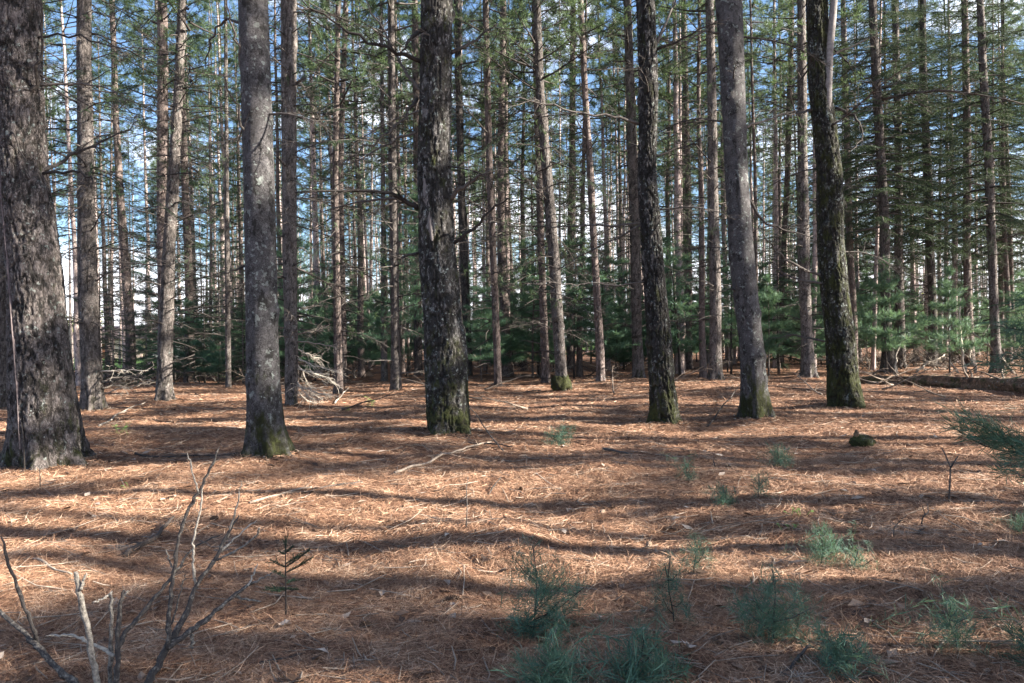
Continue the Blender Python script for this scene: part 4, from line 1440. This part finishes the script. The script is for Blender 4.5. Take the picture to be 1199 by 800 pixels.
# ------------------------------------------------------------------ fallen wood, cones, leaves, herbs
def lying(name, label, cat, pts, w, mat, lift=.0, twigs=0, group=None, seed=0, tl=.3):
    P = np.array([ground_at(*p) for p in pts])
    d = P[:, 1].mean()
    r = .5 * w * d / F
    g = np.random.default_rng(seed + int(pts[0][0]))
    n = len(P)
    tt = np.linspace(0, n - 1, max(9, n * 4))
    Q = np.stack([np.interp(tt, np.arange(n), P[:, k]) for k in range(3)], -1)
    for _ in range(2):
        Q[1:-1] = .25 * Q[:-2] + .5 * Q[1:-1] + .25 * Q[2:]
    Q[:, 2] = terrain(Q[:, 0], Q[:, 1]) + r * .8 + lift * np.linspace(0, 1, len(Q)) + .004
    Q[1:-1, :2] += g.normal(size=(len(Q) - 2, 2)) * r * .3
    c = Q[0].copy()
    mb = MB(); tube(mb, Q - c, np.linspace(r, r * .55, len(Q)), 8)
    if twigs:
        add_twigs(mb, Q - c, r, g, twigs, tl, 1, .85)
    o = link(name, mb.mesh(name, mat), None, c)
    return tag(o, label, cat, group)


lying('fallen_branch', 'long pale crooked branch lying before the scarred trunk', 'branch', [(462, 556), (490, 548), (520, 535), (548, 525), (575, 520)], 3.4, M_STICK, .02, 5)
lying('fallen_branch', 'dark twiggy branch leaning on the foot of the scarred trunk', 'branch', [(590, 530), (568, 515), (548, 490)], 1.6, M_TWIG, .28, 10)
lying('fallen_branch', 'thin dark branch crossing the pile right of the scarred trunk', 'branch', [(548, 520), (575, 522), (600, 526)], 2.4, M_STICK, .04, 6)
lying('fallen_branch', 'dark branch in the shade between the giant trunk and the speckled trunk', 'branch', [(158, 533), (200, 537), (240, 535), (285, 532)], 3, M_TWIG, .0, 6)
lying('fallen_branch', 'knobby pale branch below the speckled trunk', 'branch', [(292, 590), (330, 581), (365, 574)], 3.4, M_STICK, .01, 4)
lying('fallen_branch', 'thin branch continuing right from the knobby pale one', 'branch', [(370, 573), (400, 571), (425, 566)], 2.5, M_TWIG, .0, 4)
lying('fallen_branch', 'pale peeled stick rising behind the dead shrub', 'branch', [(146, 655), (170, 645), (188, 630), (203, 614)], 7, M_STICK, .05, 3)
lying('fallen_branch', 'straw coloured broken stick behind the dead shrub', 'branch', [(36, 656), (60, 668), (84, 675)], 3.5, M_PALE, .02)
lying('fallen_branch', 'short thick dark stick on the litter below the patched mossy trunk', 'branch', [(706, 528), (722, 530), (742, 533)], 4, M_TWIG)
lying('fallen_branch', 'dark short stick near the bottom edge by the spruce sapling', 'branch', [(303, 782), (330, 777), (357, 768)], 5, M_TWIG)
lying('fallen_branch', 'pale thin straw stick lying alone in the middle of the clearing', 'branch', [(627, 557), (640, 565), (653, 572)], 1.6, M_PALE)
lying('fallen_branch', 'dark stick lying on the shaded litter left of the pale crooked branch', 'branch', [(395, 572), (410, 569), (424, 565)], 3, M_TWIG)
lying('fallen_branch', 'short dark twig standing by the sunlit litter in the clearing', 'branch', [(572, 582), (578, 575), (586, 567)], 2, M_TWIG, .05)
lying('fallen_branch', 'thin branch rising before the lichen spotted trunk', 'branch', [(828, 500), (850, 480), (868, 460)], 1.6, M_TWIG, .25, 5)
lying('fallen_branch', 'long thin branch on the litter left of the green mossy trunk', 'branch', [(880, 450), (920, 455), (965, 458)], 2, M_STICK, 0, 6)
lying('fallen_branch', 'pale stick in the sun by the foot of the pale sunlit trunk', 'branch', [(392, 473), (400, 466), (408, 460)], 2, M_PALE, .12)
lying('fallen_branch', 'grey branch lying left of the leaning sunlit trunk', 'branch', [(116, 500), (140, 486), (170, 476)], 2.2, M_PALE, .08, 5)
lying('fallen_branch', 'dark forked branch by the seedlings near the bottom edge', 'branch', [(915, 792), (935, 780), (948, 770)], 5, M_TWIG, .03, 2)

# bare upright twigs
def twig_plant(label, base_px, polys, w, group='bare upright twigs'):
    base = ground_at(*base_px); base[2] = float(terrain(base[0], base[1]))
    root = thing('bare_twig', label, 'twig', base, group)
    for pts in polys:
        P = np.array([at_depth(a, b, base[1] + .03 * i) - base for i, (a, b) in enumerate(pts)])
        mb = MB(); r = .5 * w * base[1] / F
        tube(mb, P, np.linspace(r, r * .5, len(P)), 5)
        link('stem' if pts is polys[0] else 'twig', mb.mesh('stem', M_TWIG), root)


twig_plant('bare forked dark twig standing under the hanging bough', (1111, 592), [[(1111, 594), (1112, 570), (1113, 548), (1108, 535), (1103, 525)], [(1113, 548), (1118, 540), (1122, 534)]], 2.4)
twig_plant('short bent bare twig left of the forked one', (1078, 620), [[(1078, 622), (1080, 608), (1083, 602), (1080, 592)], [(1083, 603), (1087, 600), (1086, 590)]], 2)
twig_plant('thin bare twig beside the tiny dim seedling', (1046, 630), [[(1046, 632), (1047, 618), (1053, 611), (1061, 604)]], 1.6)
twig_plant('pale dry stalk standing in front of the giant trunk', (29, 553), [[(29, 556), (28, 530), (27, 510), (25, 495)]], 2.2)
twig_plant('dark dry stalk right of the pale one by the giant trunk', (47, 575), [[(47, 578), (47, 560), (46, 545)]], 1.4)
twig_plant('thin straw stalk in the sunlit litter of the clearing', (546, 618), [[(546, 620), (547, 595), (546, 572), (548, 558)]], 1.5)
twig_plant('short pale stalk by the sunlit streak right of the patched trunk', (838, 547), [[(838, 548), (835, 538)]], 2)

# herbs
def herb(label, base_px, s, n, seed):
    base = ground_at(*base_px); base[2] = float(terrain(base[0], base[1]))
    g = np.random.default_rng(seed)
    root = thing('herb', label, 'plant', base, 'light green herbs')
    st, lf = MB(), MB()
    for k in range(n):
        a = g.uniform(0, 6.28)
        p = curve_pts((g.normal() * s * .35, g.normal() * s * .2, -.01), (math.cos(a) * .5, math.sin(a) * .5, 1), s * g.uniform(.5, 1), 4, g, .3, .1)
        tube(st, p, np.full(5, .003), 4, False)
        for m_ in range(4):
            b = g.uniform(0, 6.28); q = p[-1 - m_ // 3] ; L = s * g.uniform(.25, .4)
            d = np.array([math.cos(b), math.sin(b), g.uniform(-.2, .3)]); sd = np.cross(d, (0, 0, 1.0)) * L * .33
            lf.add([q, q + d * L * .5 + sd, q + d * L, q + d * L * .5 - sd], [(0, 1, 2), (0, 2, 3)])
    link('stem', st.mesh('stem', M_HERB), root)
    link('foliage', lf.mesh('foliage', M_HERB, False), root)


herb('bright leafy herb in the sun right of the pale sunlit trunk', (432, 476), .26, 9, 1)
herb('smaller leafy herb left of the bright leafy herb', (408, 481), .16, 5, 2)
herb('light green herb beside the yellow green topped seedling', (938, 606), .09, 5, 3)
herb('flat pale green herb behind the flat grey cone', (924, 622), .07, 6, 4)
herb('tiny green sprig on the litter before the giant trunk', (147, 570), .09, 4, 5)
herb('small green sprig low on the shaded floor behind the dark branch', (145, 508), .22, 5, 6)


def cone(label, px, L, seed, rz):
    p = ground_at(*px); p[2] = float(terrain(p[0], p[1])) + .018
    mb = MB(); g = np.random.default_rng(seed)
    tube(mb, [(-L / 2, 0, 0), (0, 0, 0), (L / 2, 0, 0)], [.008, .011, .004], 8)
    for k in range(70):
        t = k / 70; a = k * 2.4; r = .022 * math.sin(math.pi * (.12 + .8 * t)) ** .7
        x = -L / 2 + L * t
        c, s = math.cos(a), math.sin(a)
        o1 = np.array([x, c * .006, s * .006]); e = np.array([x + .012, c * r, s * r]); w = np.array([0, -s, c]) * .007
        mb.add([o1 - w * .5, o1 + w * .5, e + w, e - w, e + np.array([.004, c * .002, s * .002])], [(2, 3, 4)], [(0, 1, 2, 3)])
    o = link('pine_cone', mb.mesh('pine_cone', M_CONE, False), None, p)
    o.rotation_euler = (0, 0, rz)
    tag(o, label, 'pine cone', 'pine cones on the litter')


cone('dark open pine cone beside the bushy forked seedling', (527, 706), .085, 1, .3)
cone('flat grey pine cone by the yellow green topped seedling', (922, 645), .11, 2, .1)
cone('small pine cone at the edge of the right shadow', (1085, 700), .07, 3, 1.0)


for i, px_ in enumerate([(470, 640), (705, 600), (880, 700), (430, 735), (610, 575), (1010, 600), (250, 610), (760, 640)]):
    cone('small brown pine cone lying loose among the fallen needles', px_, .06, 10 + i, i * 1.1)


def dry_leaf(label, px, s, seed):
    p = ground_at(*px); p[2] = float(terrain(p[0], p[1])) + .03
    g = np.random.default_rng(seed)
    n = 13
    mb = MB(); pts = []
    mid = []
    for i in range(n):
        t = i / (n - 1); w = s * (.28 * math.sin(math.pi * t) ** .7) * (1 + .35 * math.cos(i * 2.2))
        z = .18 * s * math.sin(2.5 * t + seed)
        pts.append([(t - .5) * s, -w, z + .12 * s * g.random()]); pts.append([(t - .5) * s, 0, z]); pts.append([(t - .5) * s, w, z + .18 * s * g.random()])
    f = []
    for i in range(n - 1):
        a = i * 3
        f += [(a, a + 1, a + 4, a + 3), (a + 1, a + 2, a + 5, a + 4)]
    mb.add(pts, None, f)
    o = link('dry_leaf', mb.mesh('dry_leaf', M_DRYLEAF), None, p)
    o.rotation_euler = (.2, .1, seed * 1.3)
    tag(o, label, 'leaf', 'dry pale leaves on the litter')


dry_leaf('curled pale oak leaf by the spreading seedling at the bottom', (806, 772), .12, 1)
dry_leaf('small whitish leaf right of the upright ball tufted seedling', (968, 698), .055, 2)
dry_leaf('small pale leaf on the dark litter near the edge', (1147, 642), .05, 3)
dry_leaf('pale leaf on the litter under the sunlit patch', (530, 713), .05, 4)
dry_leaf('light leaf on the litter below the spruce sapling', (333, 742), .06, 5)

mb = MB(); gq = np.random.default_rng(71)
for _ in range(1500):
    d = 3 + 15 * gq.random() ** 1.3; x = gq.uniform(-.76, .76) * d
    L = gq.uniform(.015, .05) * (1 + .04 * d); a = gq.uniform(0, 6.28); c_, s_ = math.cos(a), math.sin(a)
    z = float(terrain(x, d)) + .014
    q = np.array([[-L, 0, 0], [0, -L * .45, L * gq.uniform(0, .4)], [L, 0, L * gq.uniform(0, .5)], [0, L * .45, L * gq.uniform(0, .5)]])
    mb.add(np.stack([x + q[:, 0] * c_ - q[:, 1] * s_, d + q[:, 0] * s_ + q[:, 1] * c_, z + q[:, 2]], -1), [(0, 1, 2), (0, 2, 3)])
for ti in (0, 7, 14, 23, 26, 29, 1, 3, 8):
    bx, by = bases[ti][0], bases[ti][1]
    rb_ = (TREES[ti][4][0][2] - TREES[ti][4][0][1]) / 2 * by / F
    for _ in range(110):
        a0 = gq.uniform(0, 6.28); q_ = rb_ * gq.uniform(.95, 1.1) + abs(gq.normal()) * .16
        x, d = bx + math.cos(a0) * q_, by + math.sin(a0) * q_
        L = gq.uniform(.015, .05); a = gq.uniform(0, 6.28); c_, s_ = math.cos(a), math.sin(a)
        z = float(terrain(x, d)) + .016
        q = np.array([[-L, 0, 0], [0, -L * .5, L * gq.uniform(0, .5)], [L, 0, L * gq.uniform(0, .7)], [0, L * .5, L * gq.uniform(0, .6)]])
        mb.add(np.stack([x + q[:, 0] * c_ - q[:, 1] * s_, d + q[:, 0] * s_ + q[:, 1] * c_, z + q[:, 2]], -1), [(0, 1, 2), (0, 2, 3)])
m, nt, out = new_mat('litter_flake')
gg = N(nt, 'ShaderNodeNewGeometry').outputs['Random Per Island']
principled(nt, out, ramp(nt, gg, [(.0, (.03, .02, .016)), (.55, (.12, .07, .045)), (.85, (.22, .16, .12)), (1.0, (.40, .33, .27))]), .85)
o = link('bark_flake_litter', mb.mesh('bark_flake_litter', m, False)); tag(o, 'bark flakes and leaf scraps sprinkled on the needles', 'flake litter', None, 'stuff')

# mossy stump
base = ground_at(1010, 523); base[2] = float(terrain(base[0], base[1]))
root = thing('mossy_stump', 'small moss covered stump with a reddish knob on the sunlit litter', 'stump', base)
link('body', lump_mesh('body', M_GREEN, .15, .12, .095, 8, .22), root, (0, 0, .06))
link('knob', lump_mesh('knob', M_LOG, .035, .035, .06, 9, .2), root, (-.08, 0, .16))

# fallen log
p0, p1 = ground_at(1004, 449), ground_at(1215, 461)
p0[2] = p1[2] = 0
d = p1 - p0
n = 60
ts = np.linspace(-.02, 1.25, n)
base = p0.copy(); base[2] = float(terrain(p0[0], p0[1], False))
root = thing('fallen_log', 'long rotting fallen log lying across the floor behind the green mossy trunk', 'log', base)
P = np.array([d * t for t in ts]); P[:, 1] += .25 * np.sin(ts * 3)
R = .125 + .10 * np.clip(ts, 0, 1.2)
th = np.linspace(0, 2 * np.pi, 28, endpoint=False)
T, S = np.meshgrid(th, np.arange(n))
L = np.linalg.norm(d)
rel = fbm3(np.cos(T) * 2, np.sin(T) * 2, ts[S] * L * 1.2, 14, 3)
RR = R[:, None] * (1 + .26 * rel + .12 * noise3(np.cos(T) * 1.2, np.sin(T) * 1.2, ts[S] * L * .7, 15))
ax = d / L; lat = np.cross(ax, (0, 0, 1.0))
V = P[:, None] + RR[..., None] * (np.cos(T)[..., None] * lat + np.sin(T)[..., None] * np.array([0, 0, 1.0]))
V[..., 2] += R[:, None] * .82
i = np.arange(n - 1)[:, None] * 28; j = np.arange(28)[None]; q = (j + 1) % 28
mb = MB(); mb.add(V.reshape(-1, 3), [], np.stack([i + j, i + q, i + 28 + q, i + 28 + j], -1).reshape(-1, 4))
mb.add([P[0] + np.array([0, 0, R[0] * .82])], None, None)
link('body', mb.mesh('body', M_LOG), root)
gl = np.random.default_rng(31)
for k in range(7):
    t = gl.uniform(.05, .95)
    mb = MB(); q = curve_pts(d * t + np.array([0, .1, .3]), (gl.normal() * .6, gl.uniform(-.2, .8), .6), gl.uniform(.5, 1.1), 6, gl, .3, .12)
    tube(mb, q, np.linspace(.03, .008, 7), 6); add_twigs(mb, q, .02, gl, 4, .3, 1)
    link('branch', mb.mesh('branch', M_STICK), root)

# leaning dead poles and brush behind the log
def pole(label, pts, depth, w, twigs, seed, mat=M_PALE):
    P = np.array([at_depth(a, b, depth + .25 * i) for i, (a, b) in enumerate(pts)])
    zb = float(terrain(P[0, 0], P[0, 1], False)); P[0, 2] = zb - .03
    c = P[0].copy(); g = np.random.default_rng(seed)
    tt = np.linspace(0, len(P) - 1, 12)
    Q = np.stack([np.interp(tt, np.arange(len(P)), (P - c)[:, k]) for k in range(3)], -1)
    Q[1:-1] += g.normal(size=(10, 3)) * .02
    r = .5 * w * depth / F
    mb = MB(); tube(mb, Q, np.linspace(r, r * .5, 12), 7); add_twigs(mb, Q, r * .8, g, twigs, .6, 1)
    o = link('dead_pole', mb.mesh('dead_pole', mat), None, c)
    tag(o, label, 'dead pole', 'leaning dead poles behind the log')


pole('dead pole slanting down to the thick end of the log', [(1188, 441), (1172, 418), (1150, 398), (1132, 385)], 27.5, 4, 5, 1)
pole('upright dead pole in the brush with a kinked top', [(1131, 438), (1127, 410), (1124, 390), (1124, 350)], 28, 4, 6, 2)
pole('upright dead pole with a curved foot beside the kinked one', [(1142, 440), (1136, 418), (1133, 400), (1131, 372), (1140, 360)], 28, 3.5, 6, 3)
pole('dead branch slanting over the log litter toward the trunk behind', [(1072, 438), (1085, 425), (1100, 420), (1106, 415)], 28.5, 3, 6, 4)
pole('thin dead branch propped right of the brown knotted trunk', [(1047, 436), (1050, 415), (1056, 397)], 27.5, 2.5, 2, 5)
pole('dead branch lying low in the brush under the poles', [(1124, 436), (1112, 424), (1102, 418)], 28, 3, 8, 6)

rb = random.Random(17)
for i in range(70):
    y = rb.uniform(22, 44) if i < 55 else rb.uniform(15, 22)
    x = rb.uniform(-.68, .68) * y
    px, py = to_px((x, y, 0))
    z = float(terrain(x, y, False))
    k = rb.randrange(3)
    wh = ('short', 'middling', 'long')[k]
    o = link('fallen_branch', FALLEN[k], None, (x, y, z + .06))
    o.rotation_euler = (rb.uniform(-.3, .3), rb.uniform(-.12, .02), rb.uniform(0, 6.28))
    s = rb.uniform(.6, 1.0); o.scale = (s, s, s)
    tag(o, f'{wh} twiggy dead branch on the floor {gap_words(px)}', 'branch', 'dead branches fallen under the stand')
# scrub of dead low branches under the understorey
for i in range(72):
    y = rb.uniform(29, 46); x = (rb.uniform(-.66, .7) if i < 46 else rb.uniform(.47, .72)) * y
    px = to_px((x, y, 0))[0]
    z = float(terrain(x, y, False))
    root = thing('dead_brush', f'tangle of bare dead brush {gap_words(px)}', 'brush', (x, y, z), 'bare brush under the young pines')
    for b in range(4):
        o = link('branch', rb.choice(DEADPALE + DEAD[2:5]), root, (rb.uniform(-.3, .3), rb.uniform(-.3, .3), 0))
        o.rotation_euler = (rb.uniform(-.5, .5), -rb.uniform(.3, 1.3), rb.uniform(0, 6.28))

# ------------------------------------------------------------------ pale house beyond the lawn, sunny broadleaf trees beyond the stand
def box(mb, x0, x1, y0, y1, z0, z1):
    v = [(x, y, z) for z in (z0, z1) for y in (y0, y1) for x in (x0, x1)]
    mb.add(v, None, [(0, 2, 3, 1), (4, 5, 7, 6), (0, 1, 5, 4), (2, 6, 7, 3), (0, 4, 6, 2), (1, 3, 7, 5)])


hb = np.array([-55.0, 100.0, 0])
root = thing('house', 'small pale house with pinkish wall beyond the lawn, glimpsed behind the giant trunk', 'house', hb)
M_WALL = plain_mat('pale_pink_wall', (.62, .46, .40)); M_WHITE = plain_mat('white_wall', (.75, .75, .78)); M_ROOF = plain_mat('dark_roof', (.07, .055, .055)); M_GLASS = plain_mat('dark_window', (.04, .05, .07), .1); M_DOOR = plain_mat('brown_door', (.18, .08, .05))
mb = MB(); box(mb, -6, 4, 0, 7, 0, 2.7); link('wall', mb.mesh('wall', M_WALL, False), root)
mb = MB(); box(mb, 4.003, 9, 1, 7, 0, 2.4); link('garage_wall', mb.mesh('garage_wall', M_WHITE, False), root)
mb = MB(); mb.add([(-6.5, -.5, 2.7), (9.5, -.5, 2.7), (9.5, 7.5, 2.7), (-6.5, 7.5, 2.7), (-6.5, 3.5, 4.6), (9.5, 3.5, 4.6)], [(0, 4, 3), (1, 2, 5)], [(0, 1, 5, 4), (2, 3, 4, 5), (0, 3, 2, 1)])
link('roof', mb.mesh('roof', M_ROOF, False), root)
for x in (-4.5, 1.6):
    mb = MB(); box(mb, x, x + 1.3, -.03, .05, .9, 2.1); link('window', mb.mesh('window', M_GLASS, False), root)
mb = MB(); box(mb, -1.6, -.6, -.03, .05, 0, 2.1); link('door', mb.mesh('door', M_DOOR, False), root)


def broad(seed, Hc=8.0):
    g = np.random.default_rng(seed)
    wd, lf = MB(), MB()
    tube(wd, [(0, 0, -.1), (0, 0, 2.2), (.1, 0, 4)], [.22, .16, .09], 8)
    for k in range(26):
        a = g.uniform(0, 6.28); z = g.uniform(1.6, 4)
        p = curve_pts((0, 0, z), (math.cos(a), math.sin(a), g.uniform(.1, 1.6)), g.uniform(1.5, 3.6), 6, g, .1, .12)
        tube(wd, p, np.linspace(.06, .01, 7), 4, False)
        for c in range(150):
            q = p[g.integers(2, 7)] + g.normal(size=3) * .55
            d_ = g.normal(size=3); d_ /= np.linalg.norm(d_); e = np.cross(d_, g.normal(size=3)); e /= np.linalg.norm(e)
            lf.add([q, q + d_ * .16 + e * .07, q + d_ * .3, q + d_ * .16 - e * .07], [(0, 1, 2), (0, 2, 3)])
    return join_crown((wd, lf), 'broadleaf_crown', [M_TWIG, M_DECID])


BR = [broad(1), broad(2)]
for i, (x, y, s) in enumerate([(38, 100, 1.0), (46, 104, .9), (53, 100, 1.1), (62, 108, 1.0), (68, 100, .9), (77, 110, 1.1), (30, 106, .9), (20, 104, .8), (-70, 118, 1.1), (-36, 116, 1.0)]):
    px = to_px((x, y, 3))[0]
    root = thing('broadleaf_tree', f'yellow green sunlit broadleaf tree beyond the stand {gap_words(px)}', 'tree', (x, y, 0), 'sunny broadleaf trees beyond the stand', i * 1.3, (s, s, s))
    link('crown', BR[i % 2], root)

# ------------------------------------------------------------------ light
w = bpy.data.worlds.new('World'); SC.world = w; w.use_nodes = True
nt = w.node_tree; nt.nodes.clear()
sky = nt.nodes.new('ShaderNodeTexSky'); sky.sky_type = 'NISHITA'; sky.sun_disc = False
sky.sun_elevation = SUN_EL; sky.sun_rotation = math.atan2(SUNV[0], SUNV[1])
sky.air_density = 1.0; sky.dust_density = 1.2; sky.ozone_density = 4.0
bg = nt.nodes.new('ShaderNodeBackground'); bg.inputs['Strength'].default_value = .05
wo = nt.nodes.new('ShaderNodeOutputWorld')
tcw = nt.nodes.new('ShaderNodeTexCoord').outputs['Generated']
cn = noise(nt, mapping(nt, tcw, (1, 1, 2.6)), 3.4, 6, .62, .4)
sz = N(nt, 'ShaderNodeSeparateXYZ'); nt.links.new(tcw, sz.inputs[0])
low = ramp(nt, sz.outputs[2], [(.0, .30), (.10, .13), (.20, .0)])
cl = ramp(nt, mth(nt, 'ADD', cn, low), [(.53, .0), (.70, .92)])
nt.links.new(mix(nt, cl, sky.outputs[0], (9.0, 9.0, 9.6)), bg.inputs[0]); nt.links.new(bg.outputs[0], wo.inputs[0])
ld = bpy.data.lights.new('sun', 'SUN'); ld.energy = 5.0; ld.angle = rad(.53); ld.color = (1, .92, .80)
sun = bpy.data.objects.new('sun', ld); COL.objects.link(sun)
sun.rotation_euler = Vector(-SUNV).to_track_quat('-Z', 'Y').to_euler()
sun.location = Vector(SUNV * 60)

# ------------------------------------------------------------------ camera and render
cd = bpy.data.cameras.new('camera'); cam = bpy.data.objects.new('camera', cd); COL.objects.link(cam)
cd.sensor_fit = 'HORIZONTAL'; cd.sensor_width = 36; cd.lens = 36 * F / PW; cd.clip_start = .05; cd.clip_end = 3000
M = Matrix(((CR, SR, 0, 0), (0, 0, -1, 0), (-SR, CR, 0, CAMH), (0, 0, 0, 1)))
cam.matrix_world = M
SC.camera = cam
vs = SC.view_settings
vs.view_transform = 'Standard'; vs.look = 'None'; vs.exposure = 2.75; vs.gamma = 1.0; vs.use_curve_mapping = False
SC.render.engine = 'CYCLES'
c = SC.cycles
c.use_denoising = True
c.max_bounces = 6; c.diffuse_bounces = 4; c.glossy_bounces = 2; c.transmission_bounces = 3; c.transparent_max_bounces = 4
c.sample_clamp_indirect = 6
